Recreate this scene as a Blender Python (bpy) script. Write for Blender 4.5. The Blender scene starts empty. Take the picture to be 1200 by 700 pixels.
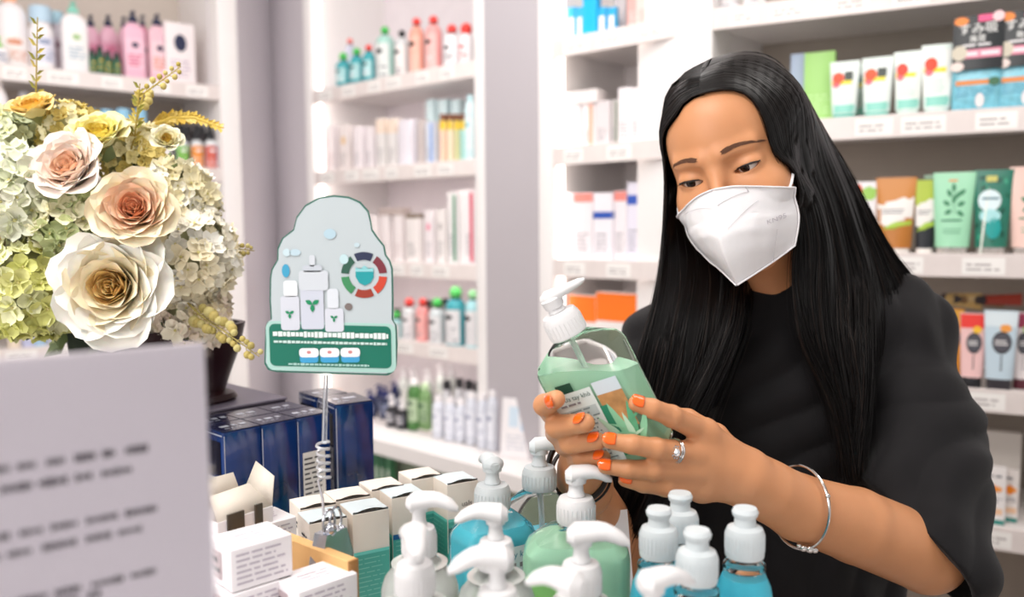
import bpy, math, random
import numpy as np
from mathutils import Vector, Matrix

# ------------------------------------------------------------------ camera, world, lights, exposure
sc = bpy.context.scene
COL = sc.collection
random.seed(7)
rng = np.random.default_rng(11)
R = math.radians
F = 1000.0
CAMZ = 1.43
cam_d = bpy.data.cameras.new('camera')
cam = bpy.data.objects.new('camera', cam_d)
COL.objects.link(cam)
cam_d.sensor_width = 36
cam_d.lens = 30.0
cam_d.clip_start = 0.02
cam.location = (0, 0, CAMZ)
CAM_R = Matrix.Rotation(R(90 - 4.9), 3, 'X') @ Matrix.Rotation(R(-0.4), 3, 'Z')
cam.rotation_euler = CAM_R.to_euler()
cam_d.dof.use_dof = True
cam_d.dof.focus_distance = 0.84
cam_d.dof.aperture_fstop = 30.0 / 8.5
sc.camera = cam

sc.view_settings.view_transform = 'Standard'
sc.view_settings.look = 'None'
sc.view_settings.gamma = 1
sc.view_settings.use_curve_mapping = False
sc.view_settings.exposure = 0.22

world = bpy.data.worlds.new('world')
sc.world = world
world.use_nodes = True
world.node_tree.nodes['Background'].inputs[0].default_value = (1.0, 0.97, 0.95, 1)
world.node_tree.nodes['Background'].inputs[1].default_value = 0.5


def area(name, loc, target, sx, sy, power, color=(1, 1, 1)):
    d = bpy.data.lights.new(name, 'AREA')
    d.shape = 'RECTANGLE'
    d.size, d.size_y, d.energy, d.color = sx, sy, power, color
    o = bpy.data.objects.new(name, d)
    COL.objects.link(o)
    o.location = loc
    o.rotation_euler = (Vector(target) - Vector(loc)).to_track_quat('-Z', 'Y').to_euler()
    return o


area('ceiling_lamp', (-0.6, 0.3, 2.75), (-0.2, 1.1, 1.0), 1.2, 0.9, 34, (1, 0.96, 0.92))
area('ceiling_lamp', (0.9, 1.0, 2.75), (0.7, 1.6, 1.0), 0.9, 0.9, 12, (1, 0.96, 0.92))
area('ceiling_lamp', (-0.5, 1.9, 2.75), (-0.6, 2.3, 1.0), 1.4, 0.9, 19, (1, 0.97, 0.95))
area('rear_left_area_light', (-1.9, -1.1, 1.9), (0.2, 1.0, 1.2), 1.8, 1.6, 30, (1, 0.97, 0.95))  # broad area light from behind and left of the camera


def at(px, py, Y):
    d = CAM_R @ Vector(((px - 600) / F, (350 - py) / F, -1.0))
    s = Y / d.y
    return Vector((d.x * s, Y, CAMZ + d.z * s))


# ------------------------------------------------------------------ materials
def lin(h):
    h = h.lstrip('#')
    c = [int(h[i:i + 2], 16) / 255 for i in (0, 2, 4)]
    return tuple(x / 12.92 if x <= .04045 else ((x + .055) / 1.055) ** 2.4 for x in c) + (1,)


_M = {}


def mat(h, rough=.5, metal=0., trans=0., ior=1.45, emis=0., var=0., vscale=20., sub=0., bump=0., bscale=200., coat=0., alpha=1., spec=.5, sheen=0.):
    key = (h, rough, metal, trans, ior, emis, var, vscale, sub, bump, bscale, coat, alpha, spec, sheen)
    if key in _M:
        return _M[key]
    m = bpy.data.materials.new('mat_' + h.lstrip('#'))
    m.use_nodes = True
    nt = m.node_tree
    b = nt.nodes['Principled BSDF']
    c = lin(h)
    b.inputs['Base Color'].default_value = c
    b.inputs['Roughness'].default_value = rough
    b.inputs['Metallic'].default_value = metal
    b.inputs['Transmission Weight'].default_value = trans
    b.inputs['IOR'].default_value = ior
    b.inputs['Alpha'].default_value = alpha
    b.inputs['Specular IOR Level'].default_value = spec
    b.inputs['Coat Weight'].default_value = coat
    b.inputs['Sheen Weight'].default_value = sheen
    if emis:
        b.inputs['Emission Color'].default_value = c
        b.inputs['Emission Strength'].default_value = emis
    if sub:
        b.inputs['Subsurface Weight'].default_value = sub
        b.inputs['Subsurface Radius'].default_value = (.012, .005, .003)
        b.inputs['Subsurface Scale'].default_value = 1.0
    tc = None
    if var or bump:
        tc = nt.nodes.new('ShaderNodeTexCoord')
    if var:
        n = nt.nodes.new('ShaderNodeTexNoise')
        n.inputs['Scale'].default_value = vscale
        n.inputs['Detail'].default_value = 3
        r = nt.nodes.new('ShaderNodeValToRGB')
        r.color_ramp.elements[0].position = .3
        r.color_ramp.elements[1].position = .7
        r.color_ramp.elements[0].color = tuple(x * (1 - var) for x in c[:3]) + (1,)
        r.color_ramp.elements[1].color = tuple(min(1, x * (1 + var)) for x in c[:3]) + (1,)
        nt.links.new(tc.outputs['Object'], n.inputs['Vector'])
        nt.links.new(n.outputs['Fac'], r.inputs[0])
        nt.links.new(r.outputs[0], b.inputs['Base Color'])
    if bump:
        n = nt.nodes.new('ShaderNodeTexNoise')
        n.inputs['Scale'].default_value = bscale
        n.inputs['Detail'].default_value = 2
        bp = nt.nodes.new('ShaderNodeBump')
        bp.inputs['Strength'].default_value = bump
        bp.inputs['Distance'].default_value = .002
        nt.links.new(tc.outputs['Object'], n.inputs['Vector'])
        nt.links.new(n.outputs['Fac'], bp.inputs['Height'])
        nt.links.new(bp.outputs[0], b.inputs['Normal'])
    _M[key] = m
    return m


WHITE = mat('#f1edec', .45, var=.015, vscale=6)
SHELF = mat('#efeae8', .4, var=.01, vscale=8)
PLASTIC = mat('#f4f4f4', .28)
FROST = mat('#eef4f6', .25, trans=.35, ior=1.3)
INK = mat('#35343a', .6)
GREYINK = mat('#8a8a90', .6)
CHROME = mat('#d8d8dc', .18, metal=1)


# ------------------------------------------------------------------ mesh builder
class MB:
    def __init__(s):
        s.v = []; s.f = []; s.mi = []; s.mats = []

    def _m(s, m):
        if m not in s.mats:
            s.mats.append(m)
        return s.mats.index(m)

    def add(s, vs, fs, m, T=None):
        o = len(s.v)
        if T is not None:
            vs = [T @ Vector(v) for v in vs]
        s.v += [tuple(v) for v in vs]
        k = s._m(m)
        s.f += [tuple(i + o for i in f) for f in fs]
        s.mi += [k] * len(fs)
        return s

    def loft(s, rings, m, cap0=True, cap1=True, closed=True, T=None):
        n = len(rings[0]); vs = [p for r in rings for p in r]; fs = []
        for i in range(len(rings) - 1):
            for j in range(n if closed else n - 1):
                a = i * n + j; b = i * n + (j + 1) % n
                fs.append((a, b, b + n, a + n))
        if cap0: fs.append(tuple(range(n - 1, -1, -1)))
        if cap1: fs.append(tuple(range((len(rings) - 1) * n, len(rings) * n)))
        return s.add(vs, fs, m, T)

    def lathe(s, prof, m, seg=28, T=None, cap0=True, cap1=True, c=(0, 0)):
        rings = [[(c[0] + r * math.cos(2 * math.pi * k / seg), c[1] + r * math.sin(2 * math.pi * k / seg), z) for k in range(seg)] for r, z in prof]
        return s.loft(rings, m, cap0, cap1, True, T)

    def box(s, w, d, h, m, c=(0, 0, 0), b=.001, T=None):
        """box whose base centre is c"""
        b = min(b, w * .3, d * .3, h * .3)
        def ring(x, y, z, cr):
            pts = []
            for sx, sy, a0 in ((1, 1, 0), (-1, 1, 90), (-1, -1, 180), (1, -1, 270)):
                for k in range(3):
                    a = R(a0 + 45 * k)
                    pts.append((c[0] + sx * (x - cr) + cr * math.cos(a), c[1] + sy * (y - cr) + cr * math.sin(a), c[2] + z))
            return pts
        x, y = w / 2, d / 2
        rr = [ring(x - b, y - b, 0, b * .5), ring(x, y, b, b), ring(x, y, h - b, b), ring(x - b, y - b, h, b * .5)]
        return s.loft(rr, m, T=T)

    def tube(s, pts, rad, m, seg=8, T=None, cap=True):
        pts = [Vector(p) for p in pts]
        rad = rad if isinstance(rad, (list, tuple)) else [rad] * len(pts)
        rings = []; up = Vector((.13, .2, .97)).normalized()
        for i, p in enumerate(pts):
            t = (pts[min(i + 1, len(pts) - 1)] - pts[max(i - 1, 0)])
            if t.length < 1e-9: t = Vector((0, 0, 1))
            t.normalize()
            a = up - t * up.dot(t)
            if a.length < 1e-3: a = t.orthogonal()
            a.normalize(); b = t.cross(a); up = a
            rings.append([p + (a * math.cos(2 * math.pi * k / seg) + b * math.sin(2 * math.pi * k / seg)) * rad[i] for k in range(seg)])
        return s.loft(rings, m, cap, cap, True, T)

    def sphere(s, c, r, m, seg=16, rings=10, T=None):
        r = r if isinstance(r, (tuple, list)) else (r, r, r)
        rr = []
        for i in range(1, rings):
            a = math.pi * i / rings
            rr.append([(c[0] + r[0] * math.sin(a) * math.cos(2 * math.pi * k / seg), c[1] + r[1] * math.sin(a) * math.sin(2 * math.pi * k / seg), c[2] - r[2] * math.cos(a)) for k in range(seg)])
        n = len(rr)
        vs = [(c[0], c[1], c[2] - r[2])] + [p for q in rr for p in q] + [(c[0], c[1], c[2] + r[2])]
        fs = [(0, 1 + (k + 1) % seg, 1 + k) for k in range(seg)]
        for i in range(n - 1):
            for k in range(seg):
                a = 1 + i * seg + k; b = 1 + i * seg + (k + 1) % seg
                fs.append((a, b, b + seg, a + seg))
        e = len(vs) - 1
        fs += [(e, 1 + (n - 1) * seg + k, 1 + (n - 1) * seg + (k + 1) % seg) for k in range(seg)]
        return s.add(vs, fs, m, T)

    def prism(s, pts, y0, y1, m, T=None):
        """outline in xz extruded along y"""
        n = len(pts)
        vs = [(x, y0, z) for x, z in pts] + [(x, y1, z) for x, z in pts]
        fs = [tuple(range(n)), tuple(range(2 * n - 1, n - 1, -1))] + [(i, i + n, (i + 1) % n + n, (i + 1) % n) for i in range(n)]
        return s.add(vs, fs, m, T)

    def grid(s, P, m, T=None):
        n, k = len(P), len(P[0])
        vs = [p for r in P for p in r]
        fs = [(i * k + j, i * k + j + 1, (i + 1) * k + j + 1, (i + 1) * k + j) for i in range(n - 1) for j in range(k - 1)]
        return s.add(vs, fs, m, T)

    def decal(s, S, poly, m, off=.0004, rings=2):
        """polygon given in surface coordinates, laid on surface S(u,v,off)"""
        n = len(poly); cx = sum(p[0] for p in poly) / n; cy = sum(p[1] for p in poly) / n
        vs = [S(cx, cy, off)]; fs = []
        for r in range(1, rings + 1):
            t = r / rings
            vs += [S(cx + (x - cx) * t, cy + (y - cy) * t, off) for x, y in poly]
        for k in range(n):
            fs.append((0, 1 + k, 1 + (k + 1) % n))
            for r in range(rings - 1):
                a = 1 + r * n + k; b = 1 + r * n + (k + 1) % n
                fs.append((a, a + n, b + n, b))
        return s.add(vs, fs, m)

    def patch(s, S, u0, u1, v0, v1, m, off=.0004, nu=6, nv=2):
        P = [[S(u0 + (u1 - u0) * j / nu, v0 + (v1 - v0) * i / nv, off) for j in range(nu + 1)] for i in range(nv + 1)]
        return s.grid(P, m)

    def lines(s, S, u0, u1, v0, v1, rows, m, off=.0007, fill=.5, rnd=None, hw=1.2):
        rnd = rnd or random
        dv = (v1 - v0) / rows
        for i in range(rows):
            va = v0 + dv * (i + .5 - fill / 2); vb = va + dv * fill
            u = u0; end = u1 - rnd.random() * .25 * (u1 - u0)
            while u < end:
                w = min((.4 + rnd.random()) * abs(dv) * hw * 2, end - u)
                if w > abs(dv) * .3:
                    s.patch(S, u, u + w, va, vb, m, off, 2, 1)
                u += w + abs(dv) * .45
        return s

    def build(s, name, parent=None, label=None, sharp=35, M=None):
        me = bpy.data.meshes.new(name)
        me.from_pydata(s.v, [], s.f)
        for m in s.mats: me.materials.append(m)
        me.polygons.foreach_set('material_index', s.mi)
        me.polygons.foreach_set('use_smooth', [True] * len(s.f))
        me.set_sharp_from_angle(angle=R(sharp))
        me.update()
        o = bpy.data.objects.new(name, me)
        COL.objects.link(o)
        if parent is not None: o.parent = parent
        if label: o['label'] = label
        if M is not None: o.matrix_world = M
        return o


THINGS = []


def tag(o, label, cat, group=None):
    o['label'] = label; o['category'] = cat
    if group: o['group'] = group
    THINGS.append(o)
    return o


def thing(name, label, cat, loc=(0, 0, 0), rz=0., group=None, M=None):
    o = bpy.data.objects.new(name, None)
    COL.objects.link(o)
    o.empty_display_size = .02
    if M is not None:
        o.matrix_world = M
    else:
        o.location = loc; o.rotation_euler = (0, 0, rz)
    return tag(o, label, cat, group)


def structure(o):
    o['kind'] = 'structure'
    return o


def text_mesh(txt, size, mb, S, m, off=.0008, align='CENTER'):
    cu = bpy.data.curves.new('txt', 'FONT')
    cu.body = txt; cu.size = size; cu.align_x = align; cu.resolution_u = 3
    o = bpy.data.objects.new('txt', cu)
    COL.objects.link(o)
    dg = bpy.context.evaluated_depsgraph_get()
    me = o.evaluated_get(dg).to_mesh()
    vs = [S(v.co.x, v.co.y, off) for v in me.vertices]
    fs = [tuple(p.vertices) for p in me.polygons]
    mb.add(vs, fs, m)
    o.evaluated_get(dg).to_mesh_clear()
    COL.objects.unlink(o); bpy.data.objects.remove(o); bpy.data.curves.remove(cu)


def superpt(a, w, d, n):
    c, s = math.cos(a), math.sin(a)
    return (w / 2 * math.copysign(abs(c) ** (2 / n), c), d / 2 * math.copysign(abs(s) ** (2 / n), s))


def ring(w, d, z, n=2, seg=28, c=(0, 0)):
    return [(c[0] + x, c[1] + y, z) for x, y in (superpt(2 * math.pi * (k + .5) / seg, w, d, n) for k in range(seg))]


def blob(cx, cy, rx, ry, n=12, rot=0, j=0):
    p = []
    for k in range(n):
        a = 2 * math.pi * k / n; q = 1 + (random.random() - .5) * j
        x, y = rx * math.cos(a) * q, ry * math.sin(a) * q
        p.append((cx + x * math.cos(rot) - y * math.sin(rot), cy + x * math.sin(rot) + y * math.cos(rot)))
    return p


def leafp(cx, cy, L, w, rot):
    p = [(0, 0), (.25, .8), (.55, 1), (.85, .5), (1, 0), (.85, -.5), (.55, -1), (.25, -.8)]
    return [(cx + x * L * math.cos(rot) - y * w / 2 * math.sin(rot), cy + x * L * math.sin(rot) + y * w / 2 * math.cos(rot)) for x, y in p]


# ------------------------------------------------------------------ product kinds (front faces local -Y, base at z=0)
def front_of(w, d, n):
    """surface map: u = metres across the front, v = height"""
    def S(u, v, off):
        a = -math.pi / 2 + u / (w / 2) * (math.pi / 2 if n < 3 else .95) * .98
        if n >= 3:
            x = max(-w / 2, min(w / 2, u))
            y = -d / 2 * (max(0, 1 - abs(2 * x / w) ** n)) ** (1 / n)
            return Vector((x, y - off, v))
        x, y = superpt(a, w + 2 * off, d + 2 * off, n)
        return Vector((x, y, v))
    return S


def body_loft(mb, w, d, h, n, m, shoulder=.82, neck=.35, foot=.97, seg=28, z0=0.):
    p = [(0, foot), (.015, 1.0), (shoulder, 1.0), (shoulder + (1 - shoulder) * .35, .93), (shoulder + (1 - shoulder) * .7, .72), (1.0, neck)]
    mb.loft([ring(w * s, d * s, z0 + h * z, n if s > .8 else 2.3, seg) for z, s in p], m)


def pump_top(root, r, z, m, ang=0., ch=.022, sc_=1., rise=None, mcol=None, stemh=.012, fat=1.):
    """collar, stem and pump head; nozzle points along local angle ang"""
    a = MB()
    a.lathe([(r, z), (r * 1.04, z + .001), (r * 1.02, z + ch * .8), (r * .9, z + ch), (r * .45, z + ch * 1.05), (r * .42, z + ch * 1.2)], mcol or m, 28)
    for k in range(28):
        t = 2 * math.pi * k / 28
        a.box(.0006, .0006, ch * .6, mcol or m, (r * 1.035 * math.cos(t), r * 1.035 * math.sin(t), z + ch * .1), .0001)
    a.build('collar', root)
    zt = z + ch * 1.15
    b = MB()
    b.lathe([(r * .50, zt - .001), (r * .40, zt + .003), (r * .38, zt + stemh), (r * .54, zt + stemh + .001), (r * .60, zt + stemh + .009 * sc_), (r * .3, zt + stemh + .0125 * sc_)], m, 20)
    zz = zt + stemh + .006 * sc_
    T = Matrix.Rotation(ang, 4, 'Z')
    L = (.030 if rise is None else .036) * sc_
    rings = []
    for k in range(9):
        t = k / 8
        x = -.009 * sc_ + (L + .009 * sc_) * t
        w = (.0085 - .0045 * t) * sc_ * fat; hh = (.0062 - .003 * t) * sc_ * fat
        zc = zz + .001 + .004 * sc_ * math.sin(t * math.pi * .6) - (.010 * sc_ * max(0, t - .55) ** 1.3 / .45)
        if rise is not None: zc = zz + .004 * sc_ + rise * t * L; w *= 1.0 - .2 * t; hh *= 1.25 - .4 * t
        if k == 0 or k == 8: w *= .45; hh *= .5
        rings.append([(x, w * math.cos(2 * math.pi * j / 14), zc + hh * math.sin(2 * math.pi * j / 14)) for j in range(14)])
    b.loft(rings, m, T=T)
    b.build('pump_head', root)


def make_bottle(root, w, d, h, n, body, cap, label=None, lab=(.2, .72), ink=None, capk='round', caph=.018, capr=.4, mark=None, pump=None, shoulder=.82, fill=None, seg=24):
    z1 = h
    a = MB(); body_loft(a, w, d, h, n, body, shoulder=shoulder, neck=max(.3, capr * .9), seg=seg)
    a.build('bottle_body', root)
    if capk == 'pump':
        pump_top(root, w * capr / 2, h, cap, pump if pump is not None else -math.pi / 2, caph, .75, stemh=.006)
    elif capk == 'dropper':
        b = MB(); r = w * capr / 2
        b.lathe([(r, h), (r, h + caph * .5), (r * .6, h + caph * .55), (r * .62, h + caph * .9), (r * .3, h + caph)], cap, 16)
        b.build('cap', root)
    elif capk == 'ball':
        b = MB(); r = w * capr / 2
        b.lathe([(r * .8, h), (r * .8, h + caph * .3)], mark or INK, 16)
        b.sphere((0, 0, h + caph * .3 + r * .7), r, cap)
        b.build('cap', root)
    else:
        b = MB(); r = w * capr / 2
        b.lathe([(r, h), (r, h + caph * .9), (r * .92, h + caph)], cap, 20)
        b.build('cap', root)
    if label:
        c = MB(); S = front_of(w, d, n); k = .40 if n < 3 else .42
        c.patch(S, -w * k, w * k, h * lab[0], h * lab[1], label, .0005, 8, 1)
        c.lines(S, -w * k * .8, w * k * .8, h * (lab[0] + .04), h * (lab[0] + (lab[1] - lab[0]) * .5), 4, ink or GREYINK, .0009)
        c.decal(S, blob(0, h * (lab[0] + (lab[1] - lab[0]) * .78), w * .17, h * .05), mark or ink or GREYINK, .0010)
        c.build('label', root)


def make_tube(root, w, d, h, body, cap, art, caph=.018):
    """squeeze tube standing on its cap; art(mb, S) draws the print"""
    a = MB(); rows = []
    K = 10
    for k in range(K + 1):
        t = k / K
        ww = w * (.80 + .2 * t); dd = d * (1 - t) ** .8 + .0012
        rows.append(ring(ww, dd, caph + (h - caph) * t, 2.2 + 1.5 * t, 28))
    a.loft(rows, body); a.build('tube_body', root)
    b = MB(); b.loft([ring(w * .70, d * .92, 0, 2.3), ring(w * .72, d * .95, .001, 2.3), ring(w * .72, d * .95, caph - .0005, 2.3), ring(w * .7, d * .92, caph, 2.3)], cap)
    b.build('cap', root)

    def S(u, v, off):
        t = max(0, min(1, (v - caph) / (h - caph)))
        ww = w * (.80 + .2 * t); dd = d * (1 - t) ** .8 + .0012; nn = 2.2 + 1.5 * t
        q = max(-.97, min(.97, u)); x = q * ww / 2
        y = -dd / 2 * (1 - abs(q) ** nn) ** (1 / nn)
        return Vector((x, y - off, v))
    c = MB(); art(c, S, h, caph)
    if c.f: c.build('printed_label', root)


def make_carton(name, parent, w, d, h, col, art=None, M=None, flaps=True, loc=(0, 0, 0)):
    a = MB(); a.box(w, d, h, col, loc, .0006)
    Sf = lambda u, v, off: Vector((loc[0] + u, loc[1] - d / 2 - off, loc[2] + v))
    Sr = lambda u, v, off: Vector((loc[0] + w / 2 + off, loc[1] + u, loc[2] + v))
    Sl = lambda u, v, off: Vector((loc[0] - w / 2 - off, loc[1] - u, loc[2] + v))
    St = lambda u, v, off: Vector((loc[0] + u, loc[1] + v, loc[2] + h + off))
    if flaps:
        a.patch(St, -w * .47, w * .47, -d * .485, -d * .47, mat('#6b6664', .8), .0002, 1, 1)
    if art: art(a, Sf, Sr, Sl, St)
    return a.build(name, parent)


# ------------------------------------------------------------------ shelving bays
class Bay:
    def __init__(s, pl, yl, pr, yr, name):
        A = at(pl, 265, yl); B = at(pr, 265, yr)
        s.A = Vector((A.x, A.y)); s.B = Vector((B.x, B.y)); s.L = (s.B - s.A).length
        s.ex = (s.B - s.A).normalized(); s.ey = Vector((-s.ex.y, s.ex.x))
        if s.ey.y < 0: s.ey = -s.ey
        s.rz = math.atan2(s.ex.y, s.ex.x); s.name = name
        s.M = Matrix.Translation((s.A.x, s.A.y, 0)) @ Matrix.Rotation(s.rz, 4, 'Z')

    def hit(s, px, off):
        d = CAM_R @ Vector(((px - 600) / F, (350 - 265) / F, -1.0)); d = Vector((d.x, d.y))
        P = s.A + s.ey * off
        det = d.x * (-s.ex.y) - d.y * (-s.ex.x)
        k = (P.x * (-s.ex.y) - P.y * (-s.ex.x)) / det
        q = d * k
        return q, (q - P).dot(s.ex), q.y


Lb = Bay(-60, 2.50, 262, 3.05, 'left shelves')
Mb = Bay(372, 3.20, 560, 2.63, 'middle shelves')
Nb = Bay(650, 2.40, 797, 2.13, 'shelves behind the gel bottle')
Rb = Bay(833, 2.06, 1290, 1.695, 'right shelves')
SH = {
    'L': [1.92, 1.635, 1.35, 1.06], 'M': [1.925, 1.63, 1.306, 1.043, .746],
    'N': [1.932, 1.64, 1.332, 1.04, .746], 'R': [1.93, 1.66, 1.360, 1.075, .78],
}
BAYS = {'L': Lb, 'M': Mb, 'N': Nb, 'R': Rb}
DEEP = .34
LED = mat('#fff4ec', .5, emis=3.0)
FILLB = mat('#fff6f2', .5, emis=9.0)  # emission for the bars added under the middle unit's shelves
FILLW = mat('#ffe9d8', .5, emis=1.0)  # weaker emission for the bars added under the left shelves
RAIL = mat('#e6dcd9', .35, var=.03, vscale=30)
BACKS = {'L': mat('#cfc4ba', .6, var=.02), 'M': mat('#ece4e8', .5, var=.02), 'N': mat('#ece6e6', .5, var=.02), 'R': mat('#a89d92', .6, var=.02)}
TAGM = mat('#f6f3f0', .5)
for key, b in BAYS.items():
    root = thing('shelf_unit', {'L': 'white wall shelf unit with lotion bottles, behind the flower arrangement',
                               'M': 'narrow white shelf unit with lit left edge, behind the green sign',
                               'N': 'white shelf unit of cartons beside the woman\'s hair, lit along its edge',
                               'R': 'white shelf unit of squeeze tubes behind the woman\'s back'}[key], 'shelf', M=b.M)
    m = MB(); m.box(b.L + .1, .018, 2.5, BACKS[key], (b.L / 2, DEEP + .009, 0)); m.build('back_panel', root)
    for sx, xx in ((0, -.0), (1, b.L)):
        w = {'L': .07, 'M': .045, 'N': .05, 'R': .05}[key]
        m = MB(); m.box(w, DEEP + .02, 2.7, WHITE, (xx + (-w / 2 if sx == 0 else w / 2), DEEP / 2, 0), .002)
        m.build('side_panel', root)
    if key in 'MN':
        m = MB(); m.box(.012, .014, 1.85, LED, (.008, .02, .76))
        m.build('light_strip', root, 'glowing white light strip')
    for i, z in enumerate(SH[key]):
        m = MB(); m.box(b.L, DEEP, .022, SHELF, (b.L / 2, DEEP / 2, z - .022), .001)
        sh = m.build('shelf_board', root)
        if key in 'MNL' and i < 4:
            m = MB(); m.box(b.L - .06, .018, .004, FILLB if key == 'M' else (LED if key == 'N' else FILLW), (b.L / 2, .022, z - .0265), .0005); m.build('added_shelf_glow', root, 'added glowing bar under the shelf, brightening its inside')  # glowing bars added behind the rails to brighten the shelf interiors
        m = MB(); hh = .05
        m.box(b.L, .008, hh, RAIL, (b.L / 2, -.004, z - hh + .004), .001)
        x = .04
        r2 = random.Random(i * 7 + ord(key))
        S = lambda u, v, off: Vector((u, -.008 - off, v))
        while x < b.L - .1:
            w = .06 + r2.random() * .03
            m.patch(S, x, x + w, z - .040, z - .004, TAGM, .0006, 1, 1)
            m.lines(S, x + .008, x + w - .006, z - .034, z - .014, 2, mat('#b0a8a8', .6), .001, rnd=r2, fill=.4)
            x += w + .015 + r2.random() * .07
        m.build('price_rail', root)
    if key != 'M':
        m = MB(); m.box(b.L, DEEP + .02, .74, WHITE, (b.L / 2, DEEP / 2, 0)); m.build('base_cabinet', root) if key == 'L' else None

CNT = {}
ORD = ['', 'second', 'third', 'fourth', 'fifth', 'sixth', 'seventh', 'eighth', 'ninth', 'tenth', 'eleventh', 'twelfth']
PLACE = {'L': ['top shelf at left', 'second shelf at left', 'third shelf at left', 'shelf below the flowers'],
         'M': ['middle unit top shelf', 'middle unit second shelf', 'middle unit third shelf', 'middle unit fourth shelf', 'middle unit ledge'],
         'N': ['top shelf beside her hair', 'second shelf beside her hair', 'third shelf beside her hair', 'shelf above the held bottle', ''],
         'R': ['top shelf at right', 'second shelf at right', 'third shelf at right', 'fourth shelf at right', 'bottom shelf at right']}
LABELS = {}


def spot(key, sh, pl, pr, top, off):
    b = BAYS[key]; px = (pl + pr) / 2
    q, s, Y = b.hit(px, off)
    z = SH[key][sh]
    w = (pr - pl) * Y / F
    h = max(.02, at(px, top, Y).z - z)
    return Vector((q.x, q.y, z)), w, h


def place_thing(key, sh, px, name, desc, cat, group, loc, rz):
    lab = f'{desc}, {PLACE[key][sh]}'
    o = thing(name, lab, cat, loc, rz, group)
    LABELS.setdefault(lab, []).append((px, o))
    return o


def put_bottle(key, sh, pl, pr, top, off, desc, body, cap, **k):
    loc, w, h = spot(key, sh, pl, pr, top, off)
    name = k.pop('name', 'bottle'); ck = k.get('capk', 'round')
    face = k.pop('face', 1.0)
    rz = BAYS[key].rz * face + random.uniform(-.08, .08)
    n = k.pop('n', 2); dr = k.pop('dr', 1.0 if n == 2 else .6)
    o = place_thing(key, sh, (pl + pr) / 2, name, desc, k.pop('cat', 'bottle'), k.pop('group', f'bottles on the {PLACE[key][sh]}'), loc, rz)
    caph = k.pop('caph', .018); tot = caph + (.022 if ck == 'pump' else 0)
    if n > 2: w = w * .92
    if key == 'M': w *= 1.12
    make_bottle(o, w, w * dr, h - tot, n, body, cap, caph=caph, capk=ck, **{a: v for a, v in k.items() if a != 'capk'})
    return o


def put_carton(key, sh, pl, pr, top, off, desc, col, art=None, dr=.8, z=0., rot=0., name='product_box'):
    loc, w, h = spot(key, sh, pl, pr, top, off)
    loc.z += z; h -= z
    w = w / (abs(math.cos(BAYS[key].rz)) + dr * abs(math.sin(BAYS[key].rz)) * .55) if key != 'R' else w * .98
    if key in 'MN': w *= 1.18
    o = make_carton(name, None, w, w * dr, h, col, (lambda a, Sf, Sr, Sl, St: art(a, Sf, Sr, Sl, St, w, w * dr, h)) if art else None)
    o.location = loc; o.rotation_euler = (0, 0, BAYS[key].rz + rot)
    lab = f'{desc}, {PLACE[key][sh]}'
    tag(o, lab, 'box', f'boxes on the {PLACE[key][sh]}')
    LABELS.setdefault(lab, []).append(((pl + pr) / 2, o))
    return o


def art_text(cols=(GREYINK,), stripe=None, band=None, mark=None, win=None):
    def f(a, Sf, Sr, Sl, St, w, d, h):
        a.lines(Sf, -w * .36, w * .36, h * .12, h * .42, 5, cols[0], .0004, fill=.3)
        a.lines(Sl, -d * .36, d * .36, h * .12, h * .8, 8, cols[0], .0004, fill=.25)
        if stripe is not None:
            a.patch(Sf, w * .05, w * .38, h * .04, h * .96, stripe, .0006, 1, 1)
        if band is not None:
            c, v0, v1 = band
            a.patch(Sf, -w * .49, w * .49, h * v0, h * v1, c, .0006, 1, 1)
            a.patch(Sl, -d * .49, d * .49, h * v0, h * v1, c, .0006, 1, 1)
            a.patch(Sr, -d * .49, d * .49, h * v0, h * v1, c, .0006, 1, 1)
        if mark is not None:
            a.decal(Sf, blob(0, h * .68, w * .22, w * .3), mark, .0008)
        if win is not None:
            a.patch(Sf, -w * .32, w * .32, h * .08, h * .7, win, .0006, 1, 1)
            a.patch(Sl, -d * .32, d * .32, h * .08, h * .7, win, .0006, 1, 1)
    return f


C = lambda h, r=.4, **k: mat(h, r, **k)
# --- left shelves
W_ = C('#f2eef0'); PK = C('#ecb9cd'); PKD = C('#d97f9f'); NAVY = C('#1f2748'); DG = C('#1d4a38'); BK = C('#1b1b20'); MINT = C('#8fd3bf'); LB = C('#a9cfe4')
put_bottle('L', 0, 10, 42, -12, .12, 'tall white pump bottle with peach pump', W_, C('#f2b48f'), capk='pump', label=C('#f6efec'), ink=C('#d99a80'), lab=(.1, .5), n=2)
put_bottle('L', 0, 0, 20, 42, .05, 'small white pump bottle with lime green pump', W_, C('#8ccf55'), capk='pump', label=W_, ink=C('#2f4f7a'), n=2, caph=.012)
put_bottle('L', 0, 47, 73, 8, .1, 'white bottle with big pale blue cap', W_, C('#b9d3e6'), caph=.05, capr=.9, label=C('#e4e3ee'), ink=C('#8f9bb8'), n=2)
put_bottle('L', 0, 70, 87, 14, .16, 'pale grey bottle with light blue cap', C('#d6cfd8'), C('#a9cfdf'), caph=.04, capr=.9, label=C('#c6b9c2'), ink=C('#8b6f7e'), n=2)
put_bottle('L', 0, 83, 113, 1, .06, 'white pump bottle with mint green pump', W_, MINT, capk='pump', n=4, dr=.6, label=C('#f0efee'), ink=C('#9fb4c4'), mark=C('#a8c98e'))
for a, b_, t, o_ in ((108, 127, 17, .2), (127, 148, 17, .18), (148, 163, 19, .24)):
    put_bottle('L', 0, a, b_, t, o_, 'pink pump bottle with navy pump', PK, NAVY, capk='pump', n=2.6, label=C('#e5a0bb'), ink=PKD)
for a, t in ((113, 58), (122, 54), (131, 60), (141, 62)):
    put_bottle('L', 0, a, a + 9, t, .05, 'little dark green bottle', DG, BK, caph=.012, capr=.6, label=C('#2f6b4d'), ink=C('#c9a94a'))
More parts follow.
